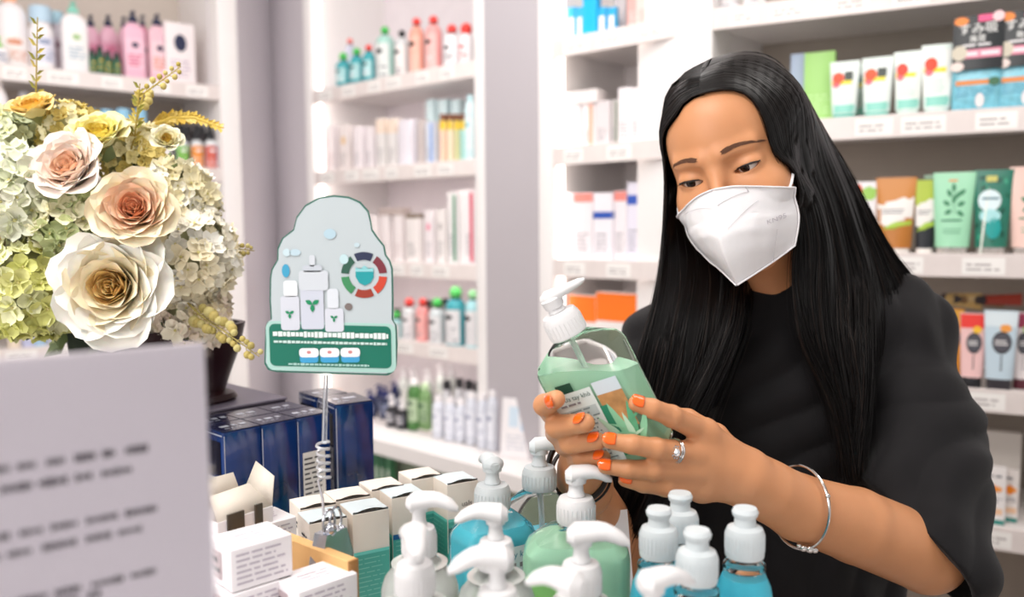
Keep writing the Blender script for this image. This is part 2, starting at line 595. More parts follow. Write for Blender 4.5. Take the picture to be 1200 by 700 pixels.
put_bottle('L', 0, 153, 179, 12, .06, 'large pink lotion bottle with navy pump and navy crest', PK, NAVY, capk='pump', n=4, dr=.5, label=C('#f3c6d6'), ink=C('#cf4d78'), mark=NAVY)
put_bottle('L', 0, 170, 184, 17, .18, 'deep pink pump bottle with navy pump', PKD, NAVY, capk='pump', n=2.6, label=PK, ink=NAVY)
put_bottle('L', 0, 181, 206, 16, .08, 'pale pink lotion bottle with navy pump and navy crest', C('#efc4d0'), NAVY, capk='pump', n=4, dr=.5, label=C('#f5d3da'), ink=C('#e2875f'), mark=NAVY)
put_carton('L', 0, 203, 232, 28, .06, 'white carton with navy oval emblem', C('#f3e9ea'), art_text((C('#a78faf'),), mark=NAVY), dr=.35)
put_bottle('L', 1, -6, 16, 95, .05, 'white lotion bottle with white cap', W_, W_, capr=.6, label=C('#eaeaf2'), ink=LB)
put_bottle('L', 1, 28, 44, 108, .1, 'white and pale grey bottle', W_, C('#dfe3ea'), capr=.7, label=C('#dfe4ee'), ink=LB)
for i, a in enumerate((62, 82, 101, 122, 141, 160)):
    put_bottle('L', 1, a, a + 18, 128 + (i % 2), .05 + .01 * (i % 2), 'white bottle with sky blue cap', W_, C('#8fc3e0'), caph=.045, capr=.85, label=C('#d9e8f2'), ink=C('#6aa4cf'))
for a, cn, cc in ((190, 'white', '#e8e4e2'), (210, 'green', '#7cba4f'), (227, 'orange', '#f0922c'), (243, 'coral red', '#cf5f4f'), (255, 'blue', '#2f9ccf')):
    put_bottle('L', 1, a, a + 14, 146, .04, f'dropper bottle with {cn} label and black cap', C('#dfe2e4'), BK, capk='dropper', caph=.055, capr=.7, label=C(cc), lab=(.05, .8), ink=W_, name='dropper_bottle', shoulder=.85)
for a in (184, 199, 216, 232, 246):
    put_bottle('L', 1, a, a + 14, 148, .14, 'dark bottle with black cap in the back row', C('#3a3438'), BK, capr=.75, caph=.03, label=C('#4f464a'), ink=W_)
for a, cc in ((236, '#3a4a50'), (249, '#4a2f3a')):
    put_bottle('L', 2, a, a + 13, 232, .05, 'dark slim bottle beside the bouquet', C(cc), BK, capr=.6, label=C('#8d8f98'), ink=W_)
for a, cc in ((205, '#d8d3da'), (220, '#c9a7a0')):
    put_bottle('L', 2, a, a + 14, 235, .05, 'pale slim bottle behind the bouquet', C(cc), W_, capr=.6, label=W_, ink=INK)
for a, cn, cc in ((2, 'cream', '#e8d9c4'), (18, 'lilac', '#bfc3e0'), (32, 'pale blue', '#a9c9e0'), (47, 'grey', '#b9b9c4'), (66, 'white', '#ececec'), (92, 'pale green', '#cfe0d4'), (108, 'blush', '#ecd6d6'), (122, 'ivory', '#f0e9dc')):
    put_bottle('L', 3, a, a + 14, 352, .05, f'{cn} bottle seen below the flowers', C(cc), W_, capr=.7, label=W_, ink=C('#7f8fb0'))

# --- middle shelves
RED = C('#f0463e'); GRN = C('#4cc45a'); TEAL = C('#2f9fa8'); CLR = C('#d3d6d8', .25)
put_bottle('M', 0, 376, 389, 46, .08, 'white bottle with pink cap', C('#f4e4e6'), C('#f29aa2'), capk='ball', capr=.5, label=W_, ink=PKD, mark=W_)
put_bottle('M', 0, 389, 400, 46, .12, 'grey blue bottle with red cap', C('#c9cbdc'), RED, capk='ball', capr=.5, label=C('#d8dae6'), ink=INK, mark=BK)
put_bottle('M', 0, 409, 421, 47, .12, 'grey blue bottle with coral cap', C('#c9cbdc'), C('#f2776f'), capk='ball', capr=.5, label=C('#d8dae6'), ink=INK, mark=BK)
for a, b_, t, cn, cc in ((399, 415, 66, 'green', GRN), (415, 430, 60, 'green', GRN), (430, 443, 55, 'red', RED)):
    put_bottle('M', 0, a, b_, t, .03, f'short teal bottle with {cn} ball cap', C('#3aa5ae'), cc, capk='ball', capr=.55, label=C('#a9d6d8'), ink=W_, mark=BK)
put_bottle('M', 0, 446, 465, 35, .05, 'tall clear bottle with green ball cap', C('#a9d4c9'), GRN, capk='ball', capr=.45, label=C('#dfe3e1'), lab=(.05, .8), ink=GREYINK, mark=BK)
put_bottle('M', 0, 467, 483, 38, .05, 'tall clear bottle with black cap', CLR, BK, capk='ball', capr=.45, label=C('#e9e4e2'), lab=(.05, .8), ink=GREYINK, mark=BK)
put_bottle('M', 0, 484, 500, 25, .05, 'salmon bottle with red ball cap', C('#f0a592'), RED, capk='ball', capr=.55, label=C('#f3b8a6'), lab=(.05, .8), ink=W_, mark=BK)
put_bottle('M', 0, 503, 520, 23, .05, 'rosy pink bottle with red ball cap', C('#f2a3a0'), RED, capk='ball', capr=.55, label=C('#f4b9b4'), lab=(.05, .8), ink=W_, mark=BK)
put_bottle('M', 0, 524, 541, 34, .05, 'white bottle with red ball cap', W_, RED, capk='ball', capr=.6, label=W_, ink=INK, mark=BK)
put_bottle('M', 0, 541, 557, 34, .05, 'white bottle with big red cap', W_, C('#e8453c'), capk='ball', capr=.75, label=W_, ink=RED, mark=RED)
for a, b_, t, dn, cc, ar in ((378, 389, 149, 'pale grey', '#dcd3d4', art_text((C('#a88f92'),))), (390, 401, 148, 'pearl grey', '#d9d0d2', art_text((C('#a88f92'),))),
                             (403, 417, 148, 'blush white', '#e6dcda', art_text((GREYINK,), mark=C('#e0b87a'))), (419, 432, 149, 'white', '#ebe3e6', art_text()),
                             (433, 443, 149, 'white', '#ebe3e6', art_text()), (446, 458, 139, 'cream topped', '#e6e2e0', art_text(band=(C('#f0dccb'), .7, .98))),
                             (459, 471, 139, 'cream topped', '#e6e2e0', art_text(band=(C('#f0dccb'), .7, .98))), (473, 491, 141, 'wide white', '#e9e4ec', None),
                             (493, 502, 141, 'warm grey', '#c9bebb', None), (503, 515, 143, 'blue striped white', '#dce2ee', art_text(stripe=C('#7fa4dd')))):
    put_carton('M', 1, a, b_, t, .05, f'{dn} carton', C(cc), ar)
for a, b_, cn, c2 in ((517, 526, 'peach', '#f0cdb4'), (526, 534, 'cream', '#f0dfc4'), (534, 541, 'olive', '#d5d3a0'), (541, 550, 'aqua', '#a9d8d0')):
    put_bottle('M', 1, a, b_, 134, .04, f'{cn} bottle with yellow collar and dark cap', C(c2), C('#7a4a30'), capr=.9, caph=.02, label=C('#f2d34a'), lab=(.78, .98), ink=C('#e0b820'))
for a, b_ in ((504, 517), (518, 532), (533, 545)):
    put_carton('M', 1, a, b_, 117, .2, 'pale cyan carton in the back row', C('#cfe6ea'), art_text((C('#8fc4cf'),)))
put_bottle('M', 1, 547, 559, 112, .04, 'tall icy cyan bottle', C('#d5eef2'), C('#bfe2e8'), capr=.6, label=C('#e4f4f6'), ink=C('#7fc0cf'))
for a in (380, 394, 408, 422, 436, 449, 464):
    put_carton('M', 2, a, a + 13, 252, .05, 'white carton with faint grey print', C('#efe6e6'), art_text((C('#c9b4b4'),)))
o = put_carton('M', 2, 447, 478, 244, .05, 'flat taupe box lying across the white cartons', C('#b9a9a4'), None, z=at(462, 252, 2.95).z - SH['M'][2], dr=.3)
put_carton('M', 2, 480, 499, 250, .05, 'white carton with brown lid edge', C('#efe8e6'), art_text(band=(C('#7d6a5a'), .9, .99)))
put_carton('M', 2, 500, 513, 246, .05, 'white carton with pink drop', C('#f0e8ea'), art_text(mark=C('#ee8fa8')))
put_carton('M', 2, 514, 526, 245, .05, 'white carton with grey dot', C('#eee8e6'), art_text(mark=C('#bdb6b4')))
put_carton('M', 2, 527, 539, 225, .05, 'tall white carton with green stripe', C('#f1eeee'), art_text(stripe=C('#3f8a68')), dr=.5)
put_carton('M', 2, 540, 547, 223, .05, 'slim tall white carton', C('#f2eeee'), None, dr=.5)
put_carton('M', 2, 547, 559, 222, .05, 'tall white carton with crimson stripe', C('#f4ecee'), art_text(stripe=C('#d62f58')), dr=.5)
for a, b_, t, dn, bc, cn, cc in ((382, 396, 360, 'grey', '#d5d8da', 'red', RED), (398, 412, 362, 'pink', '#f0a9a4', 'red', RED), (414, 428, 362, 'grey', '#d5d8da', 'green', GRN), (430, 444, 360, 'rosy', '#ef9f9c', 'red', RED),
                                 (456, 469, 368, 'pale teal', '#9fced0', 'green', GRN), (470, 486, 354, 'silvery', '#d0d3d5', 'red', RED), (487, 501, 353, 'coral pink', '#f09a98', 'red', RED),
                                 (502, 520, 355, 'white labelled', '#c9cfd2', 'green', GRN), (522, 544, 344, 'large teal', '#3f9fab', 'green', C('#5fd06a')), (545, 562, 345, 'pale blue', '#a9dbe2', 'mint', C('#9fe5a4'))):
    put_bottle('M', 3, a, b_, t, .04, f'{dn} bottle with {cn} ball cap', C(bc), cc, capk='ball', capr=.6, label=C('#e4e2e4') if 'pink' not in dn and 'rosy' not in dn else C('#f2b0ac'), lab=(.05, .78), ink=GREYINK, mark=BK)
for a, t in ((458, 362), (494, 352), (515, 350)):
    put_bottle('M', 3, a, a + 12, t, .16, 'dark bottle with black cap in the back row', C('#55504f'), BK, capr=.7, label=C('#777777'), ink=W_)
# ledge
OR = C('#f3b48c')
for a, t, cn, cc in ((374, 462, 'peach', '#f2b48f'), (385, 458, 'apricot', '#f5a878'), (397, 462, 'pale orange', '#f6c09a'), (409, 466, 'salmon orange', '#f09a6a')):
    put_bottle('M', 4, a, a + 13, t, .05, f'{cn} bottle', C(cc), C('#f6d9c8'), capr=.6, label=C('#f8d9c2'), ink=C('#e07840'))
for a, t, o_ in ((423, 456, .02), (434, 450, .1), (441, 452, .04), (452, 446, .12)):
    put_bottle('M', 4, a, a + 14, t, o_, 'navy bottle with navy pump', C('#232a4c'), C('#26306a'), capk='pump', capr=.5, label=C('#7d84a0'), ink=BK)
for a, t in ((449, 462), (461, 466)):
    put_bottle('M', 4, a, a + 13, t, -.02, 'black bottle with white pump', C('#26252b'), W_, capk='pump', capr=.5, label=C('#6a6a72'), ink=W_)
put_bottle('M', 4, 475, 490, 445, .0, 'green shampoo bottle with white cap', C('#4f8044'), W_, capr=.6, label=C('#b4c8a6'), ink=DG)
put_bottle('M', 4, 488, 502, 450, .02, 'leaf green bottle with pale green cap', C('#7a9e68'), C('#c6e0b4'), capr=.6, label=C('#9ab48c'), ink=DG)
for a, t, o_ in ((492, 432, .1), (508, 426, .1), (520, 428, .14), (476, 430, .14), (464, 430, .15)):
    put_bottle('M', 4, a, a + 13, t, o_, 'tall pale bottle with white pump in the back row', C('#d9dcd8'), W_, capk='pump', capr=.5, label=C('#ecebe6'), ink=GREYINK)
for a, t, o_ in ((504, 464, -.02), (518, 466, -.02), (531, 468, -.01), (544, 460, -.01), (557, 462, -.02), (569, 458, -.02)):
    put_bottle('M', 4, a, a + 13, t, o_, 'clear toner bottle with white cap', C('#dfe2ec', .2), W_, capr=.6, label=C('#eceef6'), ink=C('#a4a9bf'))
for a, t in ((515, 446), (530, 444), (541, 446), (551, 448)):
    put_bottle('M', 4, a, a + 12, t, .08, 'pale bottle with black cap', C('#c9c8cc'), C('#2c2a2e'), capr=.7, caph=.03, label=C('#dedde2'), ink=INK)
# --- shelves behind the gel bottle
CY = C('#2fa9dc')
put_bottle('N', 0, 655, 668, 2, .05, 'white bottle with pale cap', C('#f6eeee'), W_, capr=.7, label=W_, ink=C('#c8b4b4'))
for a, b_ in ((667, 676), (677, 685), (702, 711), (713, 722)):
    put_carton('N', 0, a, b_, 9, .04, 'cyan carton with white window', CY, art_text(win=C('#efe9f2')), dr=.5)
put_carton('N', 0, 686, 701, -20, .04, 'tall bright cyan carton', C('#17b0ea'), None, dr=.5)
put_carton('N', 0, 722, 736, -5, .12, 'grey carton', C('#c5bcbc'), art_text())
put_carton('N', 0, 737, 749, -20, .05, 'dusty pink carton', C('#e3aaa4'), art_text((C('#f6dcd8'),)))
put_carton('N', 0, 750, 775, -20, .05, 'pale pink carton', C('#f0cfc9'), art_text((C('#d9928a'),)))
put_carton('N', 0, 776, 785, -20, .05, 'rose carton', C('#dba49c'), art_text((C('#f6dcd8'),)))
put_carton('N', 0, 786, 797, -20, .05, 'terracotta pink carton', C('#d28c80'), art_text((C('#f6dcd8'),)))
for a, b_, t, dn, cc, ar in ((655, 665, 121, 'blue striped white', '#efe8ea', art_text(stripe=C('#5f8fb8'))), (666, 684, 121, 'plain white', '#f1ebec', art_text()),
                             (685, 700, 121, 'orange striped white', '#f1ebec', art_text(stripe=C('#f0b096'))), (701, 717, 119, 'light grey', '#ddd5d7', art_text()),
                             (718, 726, 117, 'dark green edged', '#c9c4c2', art_text(stripe=C('#6d7a66'))), (727, 741, 103, 'tall white', '#f0eaec', art_text()), (742, 757, 103, 'tall white', '#f0eaec', art_text()),
                             (758, 770, 100, 'pale white', '#f3edec', art_text(band=(C('#e6efcf'), .92, .99))), (771, 784, 100, 'pale white', '#f3edec', art_text(band=(C('#e6efcf'), .92, .99)))):
    put_carton('N', 1, a, b_, t, .05, f'{dn} carton', C(cc), ar, dr=.6)
put_carton('N', 1, 660, 702, 108, .05, 'flat white box lying on top of the cartons', C('#ece4e2'), None, z=at(680, 121, 2.37).z - 1.64, dr=.3)
for a, b_, t, dn, cc, ar in ((660, 676, 226, 'grey white', '#ece5e8', art_text()), (677, 699, 226, 'salmon topped', '#efe8ec', art_text(band=(C('#f4958a'), .86, .99))),
                             (700, 722, 226, 'blue banded', '#efeaf0', art_text(band=(C('#2f55b0'), .62, .72))), (723, 737, 224, 'salmon tipped', '#efe8ec', art_text(band=(C('#ee8f86'), .86, .99))),
                             (738, 752, 214, 'blue checked', '#e8e4f2', art_text(band=(C('#3a5cba'), .72, .84))), (753, 766, 214, 'blue checked', '#e8e4f2', art_text(band=(C('#3a5cba'), .72, .84))),
                             (767, 780, 240, 'lime edged', '#eee9ea', art_text(stripe=C('#a4e08c')))):
    put_carton('N', 2, a, b_, t, .05, f'{dn} carton', C(cc), ar, dr=.6)
put_carton('N', 3, 672, 703, 346, .05, 'white box with bright orange top', C('#f2ecea'), art_text((C('#e0b49a'),), band=(C('#ff7d1f'), .62, .995)), dr=.25)
put_carton('N', 3, 706, 748, 343, .05, 'wide white box with bright orange top', C('#f2ecea'), art_text((C('#e0b49a'),), band=(C('#ff7d1f'), .62, .995)), dr=.25)

# --- right shelves
put_bottle('R', 0, 838, 862, -6, .06, 'white jar', W_, W_, capr=.9, label=C('#e6e6ea'), ink=GREYINK)
put_bottle('R', 0, 868, 892, -14, .06, 'pale lilac jar', C('#e2dfec'), W_, capr=.9, label=W_, ink=GREYINK)


def put_tube(sh, pl, pr, top, off, desc, body, cap, art, caph=.014, cat='tube', dr=.42):
    loc, w, h = spot('R', sh, pl, pr, top, off)
    o = place_thing('R', sh, (pl + pr) / 2, 'squeeze_tube', desc, cat, f'tubes on the {PLACE["R"][sh]}', loc, Rb.rz + random.uniform(-.05, .05))
    make_tube(o, w, w * dr, h, body, cap, art, caph)
    return o


def art_facewash(red, dark):
    def f(c, S, h, ch):
        c.patch(S, -.9, .55, h * .60, h * .67, C('#ecdc3a'), .0006, 6, 1)
        if dark: c.patch(S, 0, .6, h * .67, h * .82, C('#3c4540'), .0007, 4, 1)
        c.decal(S, blob(-.42, h * .72, .42, h * .10), red, .0010)
        c.decal(S, blob(-.55, h * .62, .28, h * .07), C('#f06a78'), .0009)
        c.lines(S, -.6, .6, h * .3, h * .52, 4, C('#b9d8cf'), .0006, fill=.35, hw=6)
        c.patch(S, -.95, .95, h * .12, h * .26, C('#8fd3c4'), .0005, 8, 1)
        c.patch(S, -.95, .95, h * .93, h * .995, C('#e2efe9'), .0005, 8, 1)
    return f


GLOSSW = C('#e6eeea', .25)
put_carton('R', 1, 924, 940, 64, .1, 'light blue carton', C('#b4c4de'), art_text())
put_carton('R', 1, 940, 974, 62, .06, 'lime green box', C('#a4d67c'), art_text((C('#c5e8a4'),)), dr=.4)
put_tube(1, 969, 1002, 72, .03, 'white face wash tube with orange blob and dark patch', GLOSSW, C('#6fc4b4'), art_facewash(C('#ee4b20'), True))
put_tube(1, 992, 1016, 74, .12, 'teal topped tube half hidden behind the white tubes', C('#d2e2dc'), C('#6fc4b4'), art_facewash(C('#3aa088'), True))
put_tube(1, 1006, 1041, 67, .03, 'white face wash tube with teal band and dark patch', GLOSSW, C('#7fd0c0'), art_facewash(C('#ee5020'), True))
put_tube(1, 1043, 1075, 60, .03, 'white tube with big red blob and yellow strip', C('#e8eee8', .25), C('#d5e8e2'), art_facewash(C('#f0381c'), False))
put_tube(1, 1075, 1110, 52, .03, 'tallest white tube with pink header, beside the black packs', C('#eef2ee', .25), C('#d5e8e2'), art_facewash(C('#f0401c'), False))
for i, (a, b_, t) in enumerate(((1043, 1071, 58), (1078, 1104, 49))):
    loc, w, h = spot('R', 1, a, b_, t, .045)


def pouch(pl, pr, top, desc):
    loc, w, h = spot('R', 1, pl, pr, top, .03)
    o = place_thing('R', 1, (pl + pr) / 2, 'hanging_pack', desc, 'pack', 'black topped packs on the second shelf at right', loc, Rb.rz - .05)
    a = MB(); Y = .018
    a.loft([ring(w * .98, .02, 0, 5), ring(w, .034, h * .08, 4), ring(w, .034, h * .35, 4), ring(w, .02, h * .52, 5), ring(w, .004, h * .6, 8)], C('#7fc4d6', .25, var=.2, vscale=60))
    a.build('pouch', o)
    S = lambda u, v, off: Vector((u * w / 2, -.018 - off if v < h * .45 else -.010 - off, v))
    b = MB(); b.box(w * 1.02, .003, h * .56, C('#2a2d30', .35), (0, -.019, h * .44), .0005)
    Sh = lambda u, v, off: Vector((u, -.0206 - off, v))
    text_mesh('すみ吸', w * .27, b, lambda x, y, of: Sh(x, y + h * .82, of), C('#f6f6f4'), .0004)
    text_mesh('角質', w * .17, b, lambda x, y, of: Sh(x, y + h * .73, of), C('#f6f6f4'), .0004)
    b.patch(Sh, -w * .3, w * .48, h * .56, h * .65, C('#e48fa6'), .0005, 2, 1)
    b.lines(Sh, -w * .27, w * .46, h * .57, h * .64, 1, C('#fae6ea'), .0008, fill=.5)
    b.lines(Sh, -w * .3, w * .4, h * .67, h * .72, 1, W_, .0005, fill=.4)
    b.decal(Sh, blob(-w * .34, h * .95, w * .15, h * .045), C('#f08a3a'), .0010)
    b.decal(Sh, [(0, h * .93), (w * .28, h * .93), (w * .28, h * 1.0), (0, h * 1.0)], C('#ee5a8c'), .0010)
    b.decal(Sh, blob(w * .4, h * .97, w * .12, h * .055), C('#f3cdd0'), .0012)
    b.decal(Sh, blob(-w * .36, h * .62, w * .16, h * .08), C('#cfc6b4'), .0012)
    b.decal(Sh, blob(-w * .4, h * .48, w * .14, h * .05), C('#ecd9d2'), .0012)
    b.build('header_card', o, 'black printed header card')
    c = MB(); Sp = lambda u, v, off: Vector((u, -.0172 - off, v))
    c.patch(Sp, -w * .42, w * .3, h * .285, h * .335, C('#e08a4a'), .0003, 2, 1)
    c.decal(Sp, blob(w * .36, h * .31, w * .12, h * .045), C('#3a6a4a'), .0006)
    c.decal(Sp, blob(w * .08, h * .12, w * .09, h * .075), C('#ece0e0'), .0006)
    c.lines(Sp, -w * .4, w * .4, h * .16, h * .27, 3, C('#3f8fb0'), .0005, fill=.3)
    c.build('printed_label', o)


pouch(1113, 1163, 20, 'black and aqua pack nearer the white tubes')
pouch(1166, 1216, 14, 'black and aqua pack cut by the photo edge')


def art_wave(top, mid, low, extra=None):
    def f(c, S, h, ch):
        c.patch(S, -.97, .97, h * .62, h * .99, top, .0004, 10, 4)
        c.decal(S, [(-.95, h * .38), (-.5, h * .36), (0, h * .42), (.5, h * .44), (.95, h * .46), (.95, h * .74), (.4, h * .74), (0, h * .70), (-.5, h * .68), (-.95, h * .66)], mid, .0008, 4)
        c.patch(S, -.97, .97, ch * 1.02, h * .36, low, .0005, 10, 4)
        c.lines(S, -.7, .6, h * .52, h * .60, 2, GREYINK, .0012, fill=.4, hw=8)
        if extra: extra(c, S, h)
    return f


def ex_grn(c, S, h):
    c.decal(S, [(-.9, h * .30), (0, h * .33), (.9, h * .38), (.9, h * .44), (0, h * .42), (-.6, h * .36)], C('#a9c94a'), .0011, 3)


def art_leaf(c, S, h, ch):
    gl = C('#2f7f55')
    for x, y, r in ((0, .62, 80), (-.1, .70, 120), (.1, .68, 55), (-.15, .6, 150), (.2, .60, 20), (-.05, .54, 200), (.2, .53, -30), (.02, .76, 95), (.25, .72, 40)):
        c.decal(S, [(a * 1.0, b) for a, b in ((lambda P: [(x + (px_ - x) * 1.0, py_) for px_, py_ in P])([(x + dx * .42, h * y + dy * h * .11) for dx, dy in leafp(0, 0, 1, .5, R(r))]))], gl, .0010)
    c.tube([S(.1, h * .5, .0008), S(.02, h * .62, .0008), S(0, h * .8, .0008)], .0005, gl, 5)
    c.lines(S, -.6, .6, h * .40, h * .44, 1, gl, .0008, fill=.5, hw=10)
    c.lines(S, -.5, .5, h * .25, h * .33, 2, C('#6fb08a'), .0008, fill=.3, hw=8)
    c.lines(S, -.25, .25, h * .88, h * .92, 1, C('#e8a060'), .0008, fill=.6, hw=6)


def art_jungle(c, S, h, ch):
    cols = [C('#1f7a62'), C('#17604a'), C('#3aa080'), C('#0f4a3c')]
    rr = random.Random(5)
    for k in range(26):
        x = rr.uniform(-.8, .7); y = rr.uniform(.14, .92); r = rr.uniform(0, 6.28)
        c.decal(S, [(x + dx * .35, h * y + dy * h * .09) for dx, dy in leafp(0, 0, 1, .5, r)], cols[k % 4], .0006 + .0001 * (k % 4))
    c.decal(S, blob(-.15, h * .64, .62, h * .13), C('#dceef2'), .0013, 4)
    c.decal(S, blob(-.1, h * .46, .6, h * .08), C('#a9dde0'), .0014, 4)
    c.decal(S, blob(.1, h * .32, .45, h * .13), C('#169c98'), .0014, 4)
    c.decal(S, blob(-.5, h * .24, .35, h * .10, rot=.3, j=.3), C('#eef4ea'), .0016, 4)
    c.lines(S, -.55, .35, h * .64, h * .69, 1, C('#4a7a88'), .0018, fill=.5, hw=10)
    c.patch(S, -.35, .2, h * .86, h * .93, C('#c9c46a'), .0014, 2, 1)


def art_tropic(c, S, h, ch):
    c.decal(S, blob(-.6, h * .88, .4, h * .09, j=.3), C('#f0552a'), .001, 3)
    c.decal(S, blob(.3, h * .84, .6, h * .10, j=.3), C('#9fcf62'), .0008, 3)
    c.decal(S, blob(.3, h * .28, .6, h * .12, j=.3), C('#e07a3a'), .0008, 3)
    c.decal(S, blob(.5, h * .18, .4, h * .08, j=.3), C('#9fc04a'), .001, 3)
    c.lines(S, -.5, .6, h * .5, h * .6, 2, INK, .0012, fill=.4, hw=8)


SILV = C('#cfc8c4', .2, metal=.6)
put_tube(2, 999, 1027, 213, .04, 'white tube with orange flower and green leaves', W_, W_, art_tropic)
put_tube(2, 1027, 1071, 208, .04, 'amber tube with white wavy panel', C('#c07a3a', .3), C('#efe9e4'), art_wave(C('#cf8a48'), C('#f2eeea'), C('#b8742f'), ex_grn), dr=.5)
put_tube(2, 1072, 1096, 210, .04, 'black and lime tube with white panel', C('#2c3036', .3), C('#efe9e4'), art_wave(C('#b4c84a'), C('#f2eeea'), C('#23262c'), ex_grn))
put_tube(2, 1082, 1102, 205, .12, 'pale green tube peeking out behind the mint one', C('#b4d8bc'), W_, lambda c, S, h, ch: None)
put_tube(2, 1094, 1139, 202, .03, 'mint green tube with printed tea leaves', C('#a2dcb8', .35), SILV, art_leaf, caph=.017)
put_tube(2, 1141, 1183, 199, .03, 'deep green tube with jungle leaf print', C('#2a7562', .3), SILV, art_jungle, caph=.017, dr=.5)
put_tube(2, 1184, 1232, 195, .03, 'blush pink tube with green leaf print at photo edge', C('#f0cbc0', .35), SILV, art_leaf, caph=.017)


def art_coffee(top, blobc):
    def f(c, S, h, ch):
        c.patch(S, -.96, .96, h * .80, h * .985, top, .0004, 8, 2)
        c.decal(S, blob(.1, h * .60, .62, h * .14, 20), C('#3c3a40'), .0009, 3)
        c.decal(S, blob(.1, h * .60, .52, h * .115, 20), C('#55545c'), .0012, 3)
        c.lines(S, -.35, .5, h * .56, h * .64, 2, C('#e8e4e4'), .0015, fill=.45, hw=7)
        for k in range(4): c.decal(S, blob(.1, h * (.42 - .05 * k), .07, h * .018), C('#3c3a40'), .0009)
        if blobc: c.decal(S, blob(.3, h * .78, .35, h * .05, j=.2), blobc, .001, 3)
    return f


put_tube(3, 1113, 1133, 362, .08, 'orange tube behind the woman\'s shoulder', C('#f3a23a'), W_, art_coffee(C('#f7b84a'), None))
put_tube(3, 1131, 1160, 367, .03, 'pink tube with red top and dark round emblem', C('#f0c6c4'), BK, art_coffee(C('#ee4038'), C('#f6c23a')), caph=.022)
put_tube(3, 1160, 1196, 364, .02, 'pale blue tube with dark round emblem', C('#c3d6e2'), C('#38343a'), art_coffee(C('#dce8ee'), C('#f0a04a')), caph=.024)
put_tube(3, 1193, 1216, 366, .05, 'maroon and white tube at photo edge', C('#ece2e2'), C('#5a2430'), art_coffee(C('#a83a5a'), C('#9cc85a')), caph=.022)
for i, (pa, pb, r, cc, dn) in enumerate((((1112, 345), (1150, 362), .018, '#c9a86a', 'golden brown'), ((1128, 352), (1176, 340), .014, '#8a6a48', 'dark bronze'), ((1150, 362), (1200, 352), .013, '#b0402f', 'brick red'))):
    q, s, Y = Rb.hit((pa[0] + pb[0]) / 2, .14)
    A_ = at(pa[0], pa[1] + 10, Y + .02); B_ = at(pb[0], pb[1] + 10, Y - .02)
    z = SH['R'][3] + .178 + i * .002
    ctr = (A_ + B_) / 2; L = (B_ - A_).length
    lab = f'{dn} tube lying across the standing tubes'
    o = thing('squeeze_tube', lab, 'tube', (ctr.x, ctr.y, z), Rb.rz + (i - 1) * .5, 'tubes lying across the standing ones')
    T = Matrix.Rotation(R(90), 4, 'Y') @ Matrix.Translation((0, 0, -L / 2))
    a = MB(); a.loft([ring(r * 2 * (.8 + .25 * t), r * 2 * (1 - t) ** .7 + .002, L * t, 2.4, 20) for t in (0, .2, .4, .6, .8, 1)], C(cc, .3), T=T); a.build('tube_body', o)
    a = MB(); a.lathe([(r * .7, -.016), (r * .75, 0)], C('#3c3438'), 20, T=T); a.build('cap', o)


def art_ball(a, Sf, Sr, Sl, St, w, d, h):
    a.patch(Sf, -w * .49, w * .49, 0.001, h * .09, C('#2f8a80'), .0006, 1, 1)
    a.patch(Sl, -d * .49, d * .49, 0.001, h * .09, C('#2f8a80'), .0006, 1, 1)
    a.decal(Sf, blob(-w * .08, h * .62, w * .27, h * .09, 16), C('#f58a1f'), .0009)
    a.decal(Sf, blob(w * .22, h * .62, w * .16, h * .05, 16), C('#f7a860'), .0007)
    a.lines(Sf, -w * .3, w * .4, h * .38, h * .48, 2, GREYINK, .0006, fill=.4)
    a.lines(Sf, -w * .4, w * .4, h * .8, h * .88, 1, GREYINK, .0006, fill=.5)
    a.patch(Sf, -w * .3, w * .4, h * .18, h * .28, C('#f4c9a4'), .0006, 1, 1)


put_carton('R', 4, 1160, 1190, 546, .03, 'white carton with orange ball and teal base', C('#f0ebea'), art_ball, dr=.3)
put_carton('R', 4, 1190, 1206, 550, .06, 'white carton with teal base at photo edge', C('#eee6e2'), art_ball, dr=.5)
for a, b_, dn in ((1120, 1160, 'greenish white'), (1160, 1205, 'ivory')):
    put_carton('R', 4, a, b_, 505, .2, f'{dn} carton standing in the back row', C('#e6dfd8' if 'iv' in dn else '#dfe0d6'), art_text(), dr=.3)

for lab, lst in LABELS.items():
    if len(lst) > 1:
        lst.sort(key=lambda t: t[0])
        for i, (px, o) in enumerate(lst):
            o['label'] = lab + (', ' + (['first', 'second', 'third', 'fourth', 'fifth', 'sixth', 'seventh', 'eighth'][i]) + ' from left')

# the ledge below the middle shelves, with a card standing on it
root = thing('display_ledge', 'white ledge sticking out below the middle shelves', 'shelf', M=Mb.M)
m = MB(); m.box(Mb.L + .55, .15, .05, WHITE, (Mb.L / 2 + .20, -.096, .694), .002); m.build('ledge_top', root)
m = MB(); m.box(Mb.L + .55, .012, .69, mat('#8f9a86', .7, var=.05), (Mb.L / 2 + .20, -.032, 0), .002)
m.build('cabinet_front', root)
for k in range(6):
    q, s, Y = Mb.hit(418 + 7 * k, -.08)
    o = MB()
    o.box(.016, .03, .16, C(['#3f7a58', '#54906a'][k % 2]), (0, 0, 0)); o.patch(lambda u, v, off: Vector((u, -.015 - off, v)), -.006, .006, .02, .12, C('#cfe0cf'), .0004, 1, 1)
    ob = o.build('product_box'); ob.location = (q.x, q.y, .50); ob.rotation_euler = (0, 0, Mb.rz)
    tag(ob, 'slim green box under the ledge, ' + ['first', 'second', 'third', 'fourth', 'fifth', 'sixth'][k] + ' from the navy boxes', 'box', 'green boxes under the ledge')
m = MB(); m.box(.2, .12, .012, WHITE, (0, 0, 0)); ob = m.build('low_shelf'); q, s, Y = Mb.hit(436, -.08)
ob.location = (q.x, q.y, .488); ob.rotation_euler = (0, 0, Mb.rz); tag(ob, 'low white shelf board under the ledge carrying slim green boxes', 'shelf')

